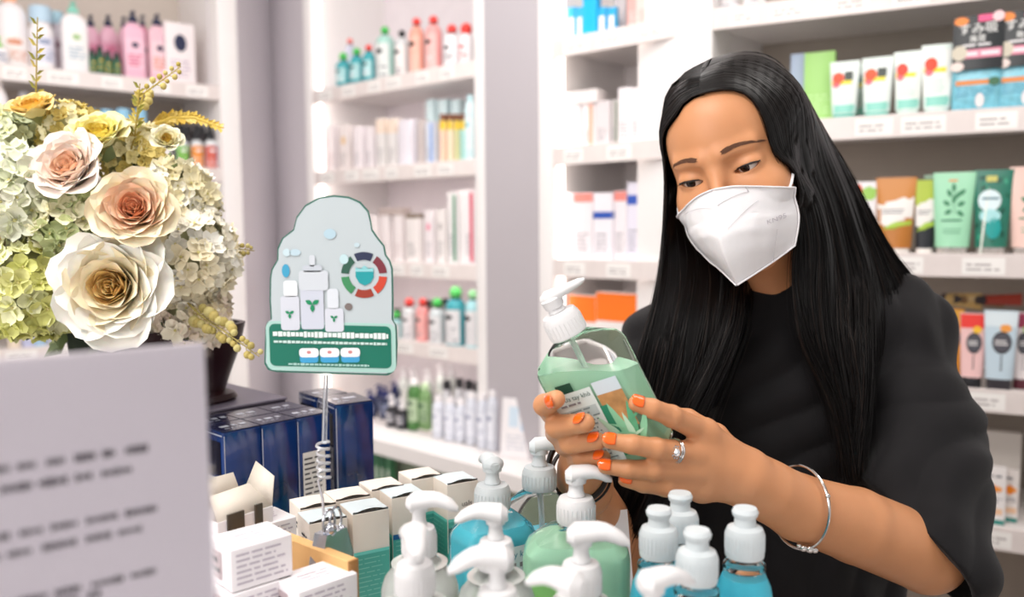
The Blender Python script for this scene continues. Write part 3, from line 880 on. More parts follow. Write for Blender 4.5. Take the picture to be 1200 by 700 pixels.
q, s, Y = Mb.hit(604, -.04)
root = thing('price_card', 'white card with pale blue print leaning on the ledge', 'card', (q.x, q.y, .745), Mb.rz + R(22))
m = MB(); T = Matrix.Rotation(R(-8), 4, 'X')
m.box(.105, .003, .175, W_, (0, 0, 0), .0005, T=T); m.build('card', root)
S = lambda u, v, off: T @ Vector((u, -.0015 - off, v))
m = MB(); m.patch(S, -.03, .0, .09, .15, C('#cfe0ee'), .0004); m.patch(S, .008, .03, .08, .15, C('#bcd4ea'), .0004)
m.lines(S, -.035, .035, .02, .07, 4, C('#c0c4d0'), .0006, fill=.3); m.build('printed_label', root)
for i, (px, dn) in enumerate(((436, 'left'), (470, 'next'))):
    pass

# ------------------------------------------------------------------ room
m = MB(); m.box(8, 8, .02, mat('#b9aea6', .4, var=.05, vscale=3), (0, 1, -.02)); structure(m.build('floor'))
m = MB(); m.box(8, 5.2, .02, mat('#f0ecea', .7), (0, 2.4, 2.8)); structure(m.build('ceiling'))
PIL = mat('#d6d0d5', .6, var=.01, vscale=3)


def wallseg(name, p, q, thick=.1, m_=PIL, h=2.8):
    p = Vector(p); q = Vector(q); d = (q - p).normalized(); n = Vector((-d.y, d.x))
    if n.y < 0: n = -n
    b = MB(); vs = [(*p, 0), (*q, 0), (*(q + n * thick), 0), (*(p + n * thick), 0)]
    vs += [(x, y, h) for x, y, _ in vs]
    b.add(vs, [(3, 2, 1, 0), (4, 5, 6, 7), (0, 1, 5, 4), (1, 2, 6, 5), (2, 3, 7, 6), (3, 0, 4, 7)], m_)
    return structure(b.build(name))


def g2(px, Y):
    v = at(px, 265, Y); return (v.x, v.y)


corner = g2(325, 3.52)
a_ = Lb.B + Lb.ex * .07; wallseg('wall_left', a_, corner)
c_ = Mb.A - Mb.ex * .045; wallseg('wall_corner', corner, c_)
a_ = Mb.B + Mb.ex * .045 - Mb.ey * .012; c_ = Nb.A - Nb.ex * .05 - Nb.ey * .012
wallseg('wall_pillar', a_, c_, .36, mat('#b9b3b8', .6, var=.01, vscale=3))
a_ = Nb.B + Nb.ex * .05; c_ = Rb.A - Rb.ex * .05
wallseg('wall_stile', a_, c_, .2, WHITE)
for nm, b in (('wall_back_left', Lb), ('wall_back_middle', Mb), ('wall_back_centre', Nb), ('wall_back_right', Rb)):
    e = .35
    wallseg(nm, b.A + b.ey * .372 - b.ex * (e if nm in ('wall_back_left',) else .0), b.B + b.ey * .372 + b.ex * (.0 if b is not Rb else .6))

# ------------------------------------------------------------------ counter and what stands on it
TZ = 1.04
ce = Vector((-.7, .714)); cn = Vector((-.714, -.7))
P0 = Vector((.55, .455)); CW = .62; CL = 1.75
c0 = P0 + cn * (CW / 2) + ce * (CL / 2)
CRZ = math.atan2(ce.y, ce.x)
root = thing('display_counter', 'white display counter carrying the gel bottles and boxes', 'counter', (c0.x, c0.y, 0), CRZ)
m = MB(); m.box(CL, CW, .04, mat('#ece7e6', .35), (0, 0, TZ - .04), .003); m.build('counter_top', root)
m = MB(); m.box(CL - .06, CW - .06, TZ - .04, WHITE, (0, 0, 0), .003); m.build('counter_body', root)


def cpos(px, py, z):
    """point on the horizontal plane z seen at px,py"""
    d = CAM_R @ Vector(((px - 600) / F, (350 - py) / F, -1.0))
    k = (z - CAMZ) / d.z
    return Vector((d.x * k, d.y * k, z))


# riser with the vase
ROWA = math.atan2(.10, .093)
RZT = 1.205
e1 = Vector((math.cos(ROWA), math.sin(ROWA))); e2 = Vector((-e1.y, e1.x))
rc = Vector((-.335, .93)) + e1 * .02 + e2 * .205
root = thing('display_riser', 'dark grey display block under the flower vase', 'display stand', (rc.x, rc.y, TZ), ROWA)
m = MB(); m.box(.26, .24, RZT - TZ, mat('#57505c', .4), (0, 0, 0), .002); m.build('riser_block', root)
m = MB(); m.box(.262, .242, .004, mat('#6b6472', .35), (0, 0, RZT - TZ), .001); m.build('top_panel', root)

# navy boxes
NV = mat('#0c2c62', .14, var=.6, vscale=16, coat=.6); NVT = mat('#181c36', .22, coat=.4); SIL = C('#c8ccd8', .3, metal=.5)
BH = .163


def navy(corner, w, d, h, lab, lift=0., rz=ROWA, tilt=0., sticker=None, face='l'):
    """near corner given; width runs along the row, depth runs back-left"""
    ex = Vector((math.cos(rz), math.sin(rz))); ey = Vector((-ex.y, ex.x))
    c = Vector(corner) + ex * w / 2 + ey * d / 2
    o = thing('cosmetic_box', lab, 'box', (c.x, c.y, TZ + lift), rz, 'glossy navy cosmetic boxes')
    a = MB(); a.box(w, d, h, NV, (0, 0, 0), .0012); a.build('carton', o)
    St = lambda u, v, off: Vector((u, v, h + off))
    t = MB(); t.box(w * .99, d * .99, .0012, NVT, (0, 0, h), .0004)
    t.lines(lambda u, v, off: Vector((u, v, h + .0012 + off)), -w * .32, w * .38, -d * .1, d * .12, 1, SIL, .0003, fill=.8, hw=.5)
    t.lines(lambda u, v, off: Vector((u, v, h + .0012 + off)), -w * .32, w * .2, -d * .3, -d * .2, 1, SIL, .0003, fill=.5, hw=.6)
    t.build('lid', o)
    Sf = lambda u, v, off: Vector((u, -d / 2 - off, v)); Sl = lambda u, v, off: Vector((-w / 2 - off, -u, v))
    s = MB(); s.patch(Sf, -w * .49, -w * .47, .004, h - .004, SIL, .0004, 1, 1)
    s.patch(Sl, -d * .45, d * .45, h * .97, h * .98, SIL, .0004, 1, 1)
    s.patch(Sl, -d * .36, d * .36, h * .08, h * .68, C('#cfcdd0'), .0005, 1, 1)
    s.lines(Sl, -d * .33, d * .33, h * .1, h * .66, 12, INK, .0008, fill=.35)
    s.patch(Sl, -d * .36, d * .36, h * .70, h * .93, C('#0a0c1a', .2), .0005, 1, 1)
    if sticker:
        u0, u1, v0, v1 = sticker
        s.patch(Sf, w * u0, w * u1, h * v0, h * v1, C('#d3cfca'), .0006, 1, 1)
        s.lines(Sf, w * (u0 + .04), w * (u1 - .04), h * (v0 + .03), h * (v1 - .03), 12, INK, .0009, fill=.35)
    s.build('printed_label', o)
    return o


p = Vector((-.318, .92))
TOPZ = RZT - TZ
BW = .046
BD = .044
for i, (dn, st) in enumerate((('with text panel facing the paper sign', None), ('plain front, between two others', None), ('with beige sticker on its front', (-.36, .32, .24, .74)))):
    navy(p + e1 * (BW + .0008) * i, BW, BD, TOPZ, f'front row navy cosmetic box {dn}', sticker=st)
for i, dn in enumerate(('beside the vase foot', 'in the middle of the row', 'nearest the tall box')):
    navy(p + e1 * (BW + .0008) * i + e2 * (BD + .002), BW, BD, TOPZ, f'back row navy cosmetic box {dn}')
navy(p + e1 * (BW * 3 + .012) + e2 * .003, .05, .062, TOPZ + .006, 'tallest navy cosmetic box at the end of the row', rz=ROWA - .25)
navy(p + e1 * (BW * 3 + .030) + e2 * .069, .046, .05, TOPZ + .004, 'navy cosmetic box hidden behind the tallest one', rz=ROWA - .1)

# vase
vp = Vector((rc.x, rc.y)) + e1 * .0 + e2 * .0
VX, VY = vp.x + .028, vp.y - .012
MAR = mat('#240a0f', .32, var=.15, vscale=12, spec=.3)
root = thing('vase', 'dark maroon square vase on the display block, holding the flowers', 'vase', (VX, VY, RZT + .004), ROWA + R(8))
m = MB()
m.loft([ring(.140, .140, 0, 5), ring(.146, .146, .004, 5), ring(.140, .140, .010, 5), ring(.12, .12, .014, 5)], MAR); m.build('foot', root)
m = MB(); m.loft([ring(.125, .125, .013, 4), ring(.135, .135, .03, 4), ring(.16, .16, .07, 4), ring(.172, .172, .10, 4), ring(.16, .16, .10, 4), ring(.14, .14, .05, 4)], MAR, True, True)
m.build('bowl', root)


# flowers ---------------------------------------------------------------
def frame_M(pos, axis, roll=0.):
    z = Vector(axis).normalized(); x = z.orthogonal().normalized()
    x = Matrix.Rotation(roll, 3, z) @ x
    y = z.cross(x)
    M = Matrix((x, y, z)).transposed().to_4x4(); M.translation = pos
    return M


def petal(mb, m, r, L, W, elev, az, curl, cup, rr, nu=10, nv=8, ruf=.012):
    """rounded cupped petal: rises from radius r, elev from the flower axis, rim curling out"""
    P = []
    ph = rr.random() * 6
    x0, z0 = r, 0.
    dt = 1 / nv; ang = elev - .55 * curl
    prof = [(x0, z0, ang)]
    for i in range(nv):
        t = (i + .5) / nv
        ang = elev - .55 * curl + curl * 1.3 * t ** 2
        x0 += L * dt * math.sin(ang); z0 += L * dt * math.cos(ang)
        prof.append((x0, z0, ang))
    for i, (rad, z, ang) in enumerate(prof):
        t = i / nv
        wv = W * (math.sin(min(1., .12 + t / .62) * math.pi / 2) ** .7) * (1. if t < .6 else math.sqrt(max(.0, 1 - ((t - .6) / .43) ** 2)))
        row = []
        for j in range(nu + 1):
            u = j / nu * 2 - 1
            x = u * wv * .5
            q = cup * u * u * wv
            w_ = ruf * L * math.sin(4 * u + ph) * t * t
            rad2 = rad - q * math.cos(ang) + w_ * math.cos(ang); z2 = z + q * math.sin(ang) - w_ * math.sin(ang)
            row.append((rad2 * math.cos(az) - x * math.sin(az), rad2 * math.sin(az) + x * math.cos(az), z2))
        P.append(row)
    mb.grid(P, m)


def rose(desc, pos, axis, rad, cols, openness=1., seed=0, group='roses in the arrangement', cat='flower', name='rose'):
    rr = random.Random(seed)
    o = thing(name, desc, cat, group=group, M=frame_M(pos, axis, rr.random() * 6))
    inner, mid, outer = [mat(c, .6, sub=.2, var=.05, vscale=40) for c in cols]
    a = MB()
    for k in range(16):
        f = k / 15
        petal(a, inner, rad * (.02 + .16 * f), rad * (.50 + .02 * rr.random()), rad * (.24 + .32 * f), R(2 + 16 * f), k * 2.4, .35, .35, rr)
    a.build('heart_petals', o, 'darker inner petals')
    b = MB()
    for k in range(15):
        f = k / 14
        petal(b, mid, rad * (.20 + .16 * f), rad * (.52 + .04 * f), rad * (.60 + .22 * f), R(20 + 24 * f * openness), k * 2.4 + .5, .8, .30, rr)
    b.build('middle_petals', o)
    c = MB()
    for k in range(12):
        f = k / 11
        petal(c, outer, rad * (.26 + .08 * f), rad * (.62 + .08 * f), rad * (.88 + .12 * f), R(46 + 24 * f * openness), k * 2.42 + 1.1, 1.0, .22, rr, ruf=.02)
    c.build('outer_petals', o)
    d = MB(); d.lathe([(rad * .02, -rad * .4), (rad * .15, -rad * .15), (rad * .34, rad * .02), (rad * .1, rad * .1)], mat('#8f8f5a', .6), 12)
    d.build('sepals', o)
    return o


def hydrangea(desc, pos, axis, rad, cols, n=90, seed=0, fl=.013):
    rr = random.Random(seed)
    o = thing('hydrangea', desc, 'flower', group='hydrangea heads in the arrangement', M=frame_M(pos, axis))
    ms = [mat(c, .7, var=.05, vscale=50) for c in cols]
    a = MB()
    for k in range(n):
        z = 1 - 1.5 * (k + .5) / n; ph = k * 2.39996
        q = math.sqrt(max(0, 1 - z * z)); nrm = Vector((q * math.cos(ph), q * math.sin(ph), z))
        c = nrm * rad * (.9 + .16 * rr.random())
        M = frame_M(c, nrm + Vector((rr.uniform(-.4, .4), rr.uniform(-.4, .4), rr.uniform(-.3, .3))), rr.random() * 6)
        s = fl * rr.uniform(.8, 1.25); m_ = rr.choice(ms)
        for j in range(4):
            az = j * math.pi / 2
            P = []
            for i in range(4):
                t = i / 3; w = s * 1.05 * math.sin(.35 + t * 2.3)
                P.append([(t * s * math.cos(az) - u * w * .5 * math.sin(az), t * s * math.sin(az) + u * w * .5 * math.cos(az), .3 * s * t * t + .25 * s * u * u) for u in (-1, -.4, .4, 1)])
            a.grid(P, m_, T=M)
        a.sphere((0, 0, .001), s * .12, mat('#d8cf8a', .6), 6, 4, T=M)
    a.build('florets', o)
    b = MB(); b.sphere((0, 0, 0), rad * .88, mat('#d3d3a4', .8), 14, 10); b.build('core', o)
    return o


FY = VY - .01
CR = ('#c98f2e', '#f3e2bc', '#f6f0e2')


def fdir(px, py):
    return Vector(((px - 130) / 170., -1.0, -(py - 250) / 170.))


rose('large open cream rose with golden heart at the lower front', at(140, 338, FY - .12), (.12, -1, .12), .074, ('#e6c584', '#f7eacc', '#fbf6ec'), 1.25, 1)
rose('peach rose with orange heart right of the pink rose', at(160, 250, FY - .12), (.25, -1, .3), .054, ('#f2b48e', '#f8d3b4', '#f7e8c8'), .8, 2)
rose('pale pink rose with peach heart, above the cream rose', at(90, 205, FY - .10), (-.1, -1, .55), .052, ('#f7cbac', '#f9e2d2', '#fbeee4'), .9, 3)
rose('peach rose cut by the photo edge', at(-4, 272, FY - .10), (.1, -1, .2), .042, ('#e08a54', '#f4cdb2', '#f6e4d4'), .8, 4)
rose('pale yellow rose at the top of the bouquet', at(118, 168, FY - .07), (.1, -.7, .9), .042, ('#e9cf5a', '#f3e58e', '#f5eebb'), 1., 5)
rose('golden yellow flower at the upper left of the bouquet', at(42, 135, FY - .06), (-.1, -.6, 1), .034, ('#e2a83a', '#f2cd74', '#f5dc9a'), 1., 6)
rose('small cream flower above the white hydrangea', at(196, 168, FY - .07), (.3, -.8, .6), .022, ('#c9a84a', '#efe4b4', '#f2ecd0'), 1., 7)
hydrangea('greenish yellow hydrangea at the lower left', at(32, 335, FY - .09), (-.2, -1, -.1), .056, ('#e4e39a', '#eff0c2', '#dfe08c'), 80, 1, .016)
hydrangea('big white hydrangea at the right side of the bouquet', at(212, 300, FY - .05), (.5, -1, .1), .060, ('#fbf5e4', '#fdf9f0', '#f6eccf'), 110, 2)
hydrangea('white hydrangea right above the big one', at(206, 236, FY - .03), (.5, -.8, .5), .044, ('#fbf6e2', '#fdf9ee', '#f3eac6'), 90, 3)
hydrangea('cream hydrangea under the big white one', at(222, 365, FY - .04), (.5, -1, -.4), .042, ('#fbf3e0', '#f9ebdc', '#f6e9cb'), 70, 4)
hydrangea('white green hydrangea left of the pink rose', at(25, 235, FY - .08), (-.3, -1, .2), .055, ('#eef0dc', '#e2e6c8', '#f4f2e2'), 80, 5, .018)
hydrangea('pale green hydrangea in the middle between roses', at(85, 268, FY - .09), (0, -1, 0), .036, ('#dfe2bc', '#c9d2a0', '#eeeacc'), 44, 6, .017)
hydrangea('small cream hydrangea behind the yellow rose', at(150, 180, FY - .02), (.1, -.5, 1), .038, ('#efe3a8', '#f3ebc4', '#e2cf80'), 60, 7, .010)
hydrangea('small yellow cream hydrangea at the top left', at(85, 158, FY - .02), (-.1, -.5, 1), .036, ('#ecdc98', '#f3ebc4', '#dcc878'), 60, 8, .009)
hydrangea('pale hydrangea hidden at the back left', at(10, 170, FY - .02), (-.1, -.5, 1), .04, ('#e2e6c8', '#c9d2b0', '#dfe2bc'), 60, 9, .012)


def sprig(desc, pts, leafL, cols, n, seed=0, group='thin sprigs in the arrangement', fat=.5, rad=.0012, alt=True, bud=False):
    rr = random.Random(seed)
    P = [Vector(p_) for p_ in pts]
    b0 = P[0]
    o = thing('sprig', desc, 'sprig', b0, group=group)
    P = [p_ - b0 for p_ in P]
    # resample
    Q = []
    K = 24
    for i in range(K + 1):
        t = i / K * (len(P) - 1); j = min(int(t), len(P) - 2); Q.append(P[j].lerp(P[j + 1], t - j))
    a = MB(); a.tube(Q, [rad * (1.3 - .8 * i / K) for i in range(K + 1)], mat(cols[0], .6), 6); a.build('stem', o)
    l = MB()
    for k in range(n):
        t = .25 + .75 * k / n; i = min(K - 1, int(t * K)); c = Q[i]; tg = (Q[i + 1] - Q[i]).normalized()
        side = tg.cross(Vector((0, 1, 0))).normalized() * (1 if k % 2 else -1)
        d = (side * .8 + tg * .7 + Vector((0, rr.uniform(-.5, .3), 0))).normalized()
        L = leafL * (1.2 - .6 * t) * rr.uniform(.8, 1.2)
        if bud:
            l.sphere(tuple(c + d * L), L * .5, mat(rr.choice(cols), .6), 8, 6)
            l.tube([c, c + d * L], .0005, mat(cols[0], .6), 4)
        else:
            w = tg * L * fat * .5; up = Vector((0, -1, 0)) * L * .1
            m_ = mat(rr.choice(cols), .6)
            l.add([c, c + d * L * .4 + w + up, c + d * L, c + d * L * .4 - w + up, c + d * L * .45 - up * .5], [(0, 1, 4), (1, 2, 4), (2, 3, 4), (3, 0, 4)], m_)
    l.build('leaves' if not bud else 'buds', o)
    return o


OL = ('#a8933f', '#c2b25e', '#8f8a3a')
sprig('tall upright olive sprig at the upper left', [at(38, 200, FY), at(42, 120, FY), at(44, 20, FY - .02)], .016, OL, 24, 1, bud=False, fat=.5)
sprig('upright olive sprig behind the small cream flower', [at(140, 220, FY - .05), at(158, 160, FY - .05), at(164, 98, FY - .05)], .014, OL, 26, 2, fat=.6)
sprig('thin sprig bending towards the shelves', [at(158, 150, FY - .04), at(168, 110, FY - .03), at(212, 78, FY - .02)], .009, ('#b3a04c', '#c9b870'), 18, 3, bud=True)
sprig('golden arched fern frond in front of the dropper bottles', [at(172, 170, FY), at(182, 146, FY), at(202, 138, FY), at(228, 138, FY), at(262, 150, FY)], .013, ('#d9bc5a', '#e3cb7a', '#cfae48'), 44, 4, fat=.9, rad=.0026)
sprig('thin sprig reaching right from the white hydrangea', [at(240, 292, FY - .03), at(262, 290, FY - .03), at(298, 294, FY - .04)], .008, ('#a99a58', '#c2b678'), 16, 5, bud=True)
sprig('drooping sprig at the lower right of the bouquet', [at(205, 340, FY - .08), at(235, 370, FY - .09), at(262, 388, FY - .10), at(304, 418, FY - .11)], .012, ('#a99a58', '#c2b678', '#b8a660'), 26, 6, bud=True)
sprig('curled sprig above the sprig reaching right', [at(228, 222, FY - .02), at(246, 232, FY - .02), at(258, 262, FY - .02)], .008, ('#8f8450', '#a79a60'), 12, 7, bud=True)
sprig('short dark sprig left of the bouquet centre', [at(20, 215, FY - .08), at(30, 190, FY - .08), at(60, 170, FY - .08)], .016, ('#7f8f4a', '#9aa862'), 14, 8, fat=.7)
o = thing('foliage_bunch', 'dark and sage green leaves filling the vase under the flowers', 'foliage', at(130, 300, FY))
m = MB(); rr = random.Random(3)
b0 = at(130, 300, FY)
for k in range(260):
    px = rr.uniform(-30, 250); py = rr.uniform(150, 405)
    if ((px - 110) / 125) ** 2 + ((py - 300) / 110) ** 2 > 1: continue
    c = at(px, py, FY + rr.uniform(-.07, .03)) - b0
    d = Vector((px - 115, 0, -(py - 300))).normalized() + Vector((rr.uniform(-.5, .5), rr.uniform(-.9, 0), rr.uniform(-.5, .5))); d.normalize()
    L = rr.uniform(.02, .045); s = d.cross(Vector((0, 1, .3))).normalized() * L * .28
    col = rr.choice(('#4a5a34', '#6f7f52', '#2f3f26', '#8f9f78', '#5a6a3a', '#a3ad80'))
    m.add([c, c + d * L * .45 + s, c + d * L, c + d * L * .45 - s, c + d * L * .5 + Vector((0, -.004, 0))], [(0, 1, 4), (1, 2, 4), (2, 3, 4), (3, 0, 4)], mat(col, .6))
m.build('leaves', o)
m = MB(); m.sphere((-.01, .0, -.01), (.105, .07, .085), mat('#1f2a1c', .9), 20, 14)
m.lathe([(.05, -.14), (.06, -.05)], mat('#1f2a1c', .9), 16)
m.build('foam_core', o, 'dark green foam core')  # filler core added so the bouquet cannot be seen through

# paper sign in front ------------------------------------------------------
pa = Vector((-.1475, .405)); dv = Vector((-.81, -.586)).normalized()
WS = .21
topz = at(238, 401, .405).z
root = thing('paper_notice', 'blurry white paper notice with printed lines in a clear holder, nearest the camera', 'sign', ((pa + dv * WS / 2).x, (pa + dv * WS / 2).y, TZ), math.atan2(-dv.y, -dv.x))
hS = topz - TZ
m = MB(); m.box(WS, .0012, hS - .003, mat('#e6dfe8', .7), (0, .0, .003), .0003); m.build('paper', root)
S = lambda u, v, off: Vector((u, -.0006 - off, v))
m = MB(); rr = random.Random(9)


def vrow(py): return at(180, py, .425).z - TZ


for (pl_, pr_, pyr, hh) in ((-60, 175, 524, .0028), (-60, 157, 549, .0028), (-60, 183, 595, .0024), (-60, 165, 619, .0024), (-60, 183, 668, .0026), (-60, 120, 694, .0026)):
    # right end of the row in sheet coordinates
    d = CAM_R @ Vector(((pr_ - 600) / F, (350 - pyr) / F, -1.0))
    # intersect with sheet plane
    nrm = Vector((-dv.y, dv.x, 0)); kk = (Vector((pa.x, pa.y, 0)).dot(nrm)) / d.dot(nrm)
    q = d * kk; u1 = WS / 2 - (Vector((q.x, q.y)) - pa).length; v = q.z + CAMZ - TZ
    u = u1
    while u > -WS / 2 + .008:
        w = rr.uniform(.006, .016); x = u - w
        while x < u - .001:
            cw = rr.uniform(.0010, .0016)
            h_ = hh * rr.choice((.8, 1, 1.3))
            m.patch(S, x, x + cw, v - h_ / 2, v + h_ / 2, C('#4a444c', .8), .0003, 1, 1); x += cw + .0005
        u -= w + .003
m.build('printed_text', root)
m = MB(); gl = mat('#f4f4f8', .12, trans=1., ior=1.1, alpha=.35)
m.box(WS + .004, .0012, hS - .002, gl, (0, -.0016, 0), .0003)
m.box(WS + .004, .03, .002, gl, (0, .012, 0), .0003); m.build('clear_holder', root)

# open tray with small white cartons ---------------------------------------
WD = mat('#d6a86e', .55, var=.12, vscale=30)
tA = cpos(322, 621, 1.165); tB = cpos(413, 656, 1.165)
td = Vector((tB.x - tA.x, tB.y - tA.y)); tL = td.length; trz = math.atan2(td.y, td.x)
tn = Vector((td.y, -td.x)).normalized()
root = thing('wooden_board', 'light wooden board standing behind the small white cartons, gripped by the clip', 'board', (tB.x, tB.y, TZ), trz)
m = MB(); m.box(tL + .06, .010, .125, WD, (-(tL + .06) / 2, .0, 0), .0008); m.build('panel', root)
m = MB(); m.box(.0015, .010, .125, mat('#a87844', .6), (.0008, 0, 0), .0004); m.build('end_grain', root)

WC = mat('#f1edf0', .45)


def wcarton(corner, rz, w, d, h, z, lab):
    ex = Vector((math.cos(rz), math.sin(rz))); ey = Vector((-ex.y, ex.x))
    c = Vector((corner.x, corner.y)) + ex * w / 2 + ey * d / 2

    def art(a, Sf, Sr, Sl, St):
        a.lines(Sf, -w * .42, w * .42, h * .1, h * .9, 6, C('#b9b0bd'), .0004, fill=.32)
        a.patch(Sl, -d * .3, d * .1, h * .15, h * .8, C('#b3a2a6'), .0004, 1, 1)
        a.lines(Sl, -d * .3, d * .1, h * .25, h * .7, 2, INK, .0008, fill=.5)
        a.lines(St, -w * .25, w * .3, -d * .2, d * .2, 3, C('#cfc4cf'), .0004, fill=.35)
    o = make_carton('small_carton', None, w, d, h, WC, art, flaps=False)
    o.location = (c.x, c.y, z); o.rotation_euler = (0, 0, rz)
    return tag(o, lab, 'box', 'small white cartons stacked by the wooden board')


wr = R(44)
h1 = .034
z1 = 1.158
for (px, py, zt, dn, w) in ((270, 644, z1 + h1, 'topmost small white carton on the stack beside the paper notice', .050), (350, 693, z1, 'small white carton by the board end, under the metal clip', .052), (272, 697, z1, 'small white carton directly under the topmost one', .05), (196, 684, z1, 'small white carton half hidden by the paper notice', .05)):
    wcarton(cpos(px, py, zt), wr + rng.uniform(-.03, .03), w, .040, h1 - .001, zt - h1, dn)
for k, (px, py) in enumerate(((350, 693), (272, 697), (196, 684))):
    c_ = cpos(px, py, z1)
    for j in (1, 2):
        wcarton(c_ + Vector((.0, .0, 0)), wr, .048, .040, (z1 - h1 - TZ) / 2 - .0005, z1 - h1 - (z1 - h1 - TZ) / 2 * j, ('second' if j == 1 else 'bottom') + ' carton of the pile ' + ('by the board end', 'under the topmost carton', 'behind the paper notice')[k])
wcarton(cpos(300, 618, 1.165), wr, .04, .04, .03, 1.135, 'small white carton peeking out behind the topmost one')
c_ = cpos(262, 625, 1.165)
root = thing('open_carton', 'cream open carton with raised flaps and painted dark gaps, behind the white cartons', 'box', (c_.x, c_.y + .02, 1.135), wr + .15, None)
CRM = mat('#d9cfc2', .6, var=.05)
m = MB(); w, d, h = .056, .045, .062
for (cx, cy, ww, dd) in ((0, -d / 2, w, .001), (0, d / 2, w, .001), (-w / 2, 0, .001, d), (w / 2, 0, .001, d)):
    m.box(ww, dd, h * .72, WC, (cx, cy, 0), .0002)
m.box(w, d, .001, WC, (0, 0, 0), .0002); m.build('carton', root)
m = MB()
m.add([(-w / 2, -d / 2, h * .72), (w / 2, -d / 2, h * .72), (w * .30, -d * .1, h * 1.05), (-w * .42, -d * .12, h * 1.02)], [(0, 1, 2, 3)], CRM)
m.add([(w / 2, -d / 2, h * .72), (w / 2, d / 2, h * .72), (w * .8, d / 2, h * 1.2), (w * .62, -d * .4, h * 1.12)], [(0, 1, 2, 3)], CRM)
m.add([(-w / 2, d / 2, h * .72), (w / 2, d / 2, h * .72), (w * .4, d * .6, h * 1.1), (-w * .42, d * .6, h * 1.1)], [(0, 1, 2, 3)], CRM)
fl = m.build('flap', root); md = fl.modifiers.new('s', 'SOLIDIFY'); md.thickness = .0008
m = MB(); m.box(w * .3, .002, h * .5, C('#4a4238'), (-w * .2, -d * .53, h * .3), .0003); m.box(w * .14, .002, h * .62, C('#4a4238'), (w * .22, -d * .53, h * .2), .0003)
m.build('opening_shade_plate', root)  # dark plates painted as the shade inside the carton's openings
for k, (px, py) in enumerate(((300, 618), (262, 625))):
    c_ = cpos(px, py, 1.165)
    b = MB(); b.box(.05, .04, 1.135 - TZ - .0045, WC, (0, 0, 0), .0005); o = b.build('small_carton'); o.location = (c_.x + .015, c_.y + .022, TZ + .0042); o.rotation_euler = (0, 0, wr)
    tag(o, 'tall white carton hidden under ' + ('the peeking small carton' if k == 0 else 'the open cream carton'), 'box')

# cream and teal cartons -----------------------------------------------------
BEI = mat('#ebe1d6', .5, var=.03); BLU = mat('#d2dee2', .45, var=.03); TL = mat('#4fae9f', .4, var=.05); TLD = mat('#2f7f86', .4)
TCZ = 1.150
tcd = [
    ('beige top box nearest the navy boxes', 352, 599, 0), ('bluish top box beside the clip', 362, 615, 1), ('beige top box second in the back row', 394, 589, 0), ('bluish top box second in the front row', 413, 604, 1),
    ('beige top box third in the back row', 436, 577, 0), ('bluish top box third in the front row', 459, 585, 1), ('beige top box last in the back row', 483, 564, 0), ('bluish top box with printed side, last in the front row', 524, 569, 1)]
BS = .038
trz = math.atan2(.50, .86)
# lay the two rows out on a regular lattice anchored at the near box
q0 = cpos(413, 604, TCZ)
exx = Vector((math.cos(trz), math.sin(trz))); eyy = Vector((-exx.y, exx.x))
for i, (dn, px, py, front) in enumerate(tcd):
    q = cpos(px, py, TCZ)
    c = Vector((q.x, q.y)) + exx * BS / 2 + eyy * BS / 2
    if not front: c += eyy * .002
    h = TCZ - TZ
    o = thing('skin_care_box', 'skin care carton, ' + dn, 'box', (c.x, c.y, TZ), trz, 'cream and teal skin care cartons')
    a = MB(); a.box(BS, BS, h * .70, BEI, (0, 0, h * .30), .0006)
    Sf = lambda u, v, off: Vector((u, -BS / 2 - off, v)); Sr = lambda u, v, off: Vector((BS / 2 + off, u, v)); Sl = lambda u, v, off: Vector((-BS / 2 - off, -u, v))
    a.box(BS, BS, h * .30, TL, (0, 0, 0), .0006)
    for S_ in (Sf, Sr, Sl):
        a.patch(S_, -BS * .485, BS * .485, 0.001, h * .64, TL, .0003, 1, 1)
        a.patch(S_, -BS * .485, BS * .485, h * .62, h * .65, C('#6fd0c4'), .0005, 1, 1)
        a.lines(S_, -BS * .4, BS * .4, h * .22, h * .60, 9, C('#7cc4b8'), .0006, fill=.22)
    if i == 5:
        a.patch(Sf, -BS * .48, BS * .48, h * .60, h * .65, C('#1f5f9a'), .0006, 1, 1)
    if i == 7:
        a.lines(Sr, -BS * .42, BS * .42, h * .62, h * .95, 10, INK, .0006, fill=.4)
        text_mesh('uals', .0085, a, lambda x, y, of: Sf(x + BS * .12, h * .76 + y, of), C('#5a4a44'), .0006)
        a.lines(Sf, -BS * .02, BS * .3, h * .70, h * .73, 1, GREYINK, .0006, fill=.5)
        a.patch(Sf, -BS * .48, BS * .48, h * .36, h * .56, C('#4a6a66'), .0007, 1, 1)
    if i in (0, 1):
        a.lines(Sl, -BS * .1, BS * .3, h * .80, h * .88, 2, INK, .0006, fill=.5)
    if i == 1:
        a.lines(Sf, -BS * .3, BS * .0, h * .62, h * .86, 4, INK, .0006, fill=.4)
    a.build('carton', o)
    t = MB()
    K = 8; P = []
    for ii in range(K + 1):
        v = ii / K
        P.append([(-BS / 2 + BS * jj / K, -BS / 2 + BS * v, h + .0004 + .0035 * math.sin(math.pi * jj / K) * (.15 + .85 * (1 - v) ** 2) * (1 if ii else 1.)) for jj in range(K + 1)])
    t.grid(P, BLU if front else BEI)
    t.build('lid_flap', o, 'slightly lifted lid flap')
    g = MB(); g.box(BS * .96, .0006, .0018, C('#3f3834'), (0, -BS / 2 + .0006, h), .0001); g.build('gap_shade_strip', o)  # thin dark strip painted as the shade under the lid flap

# die-cut sign on a clear rod ------------------------------------------------
SY = .72
k_ = SY / F


def sg(x, y): return ((x / 3.042 + 290 - 385) * k_, -(y / 3.042 + 220 - 335) * k_)


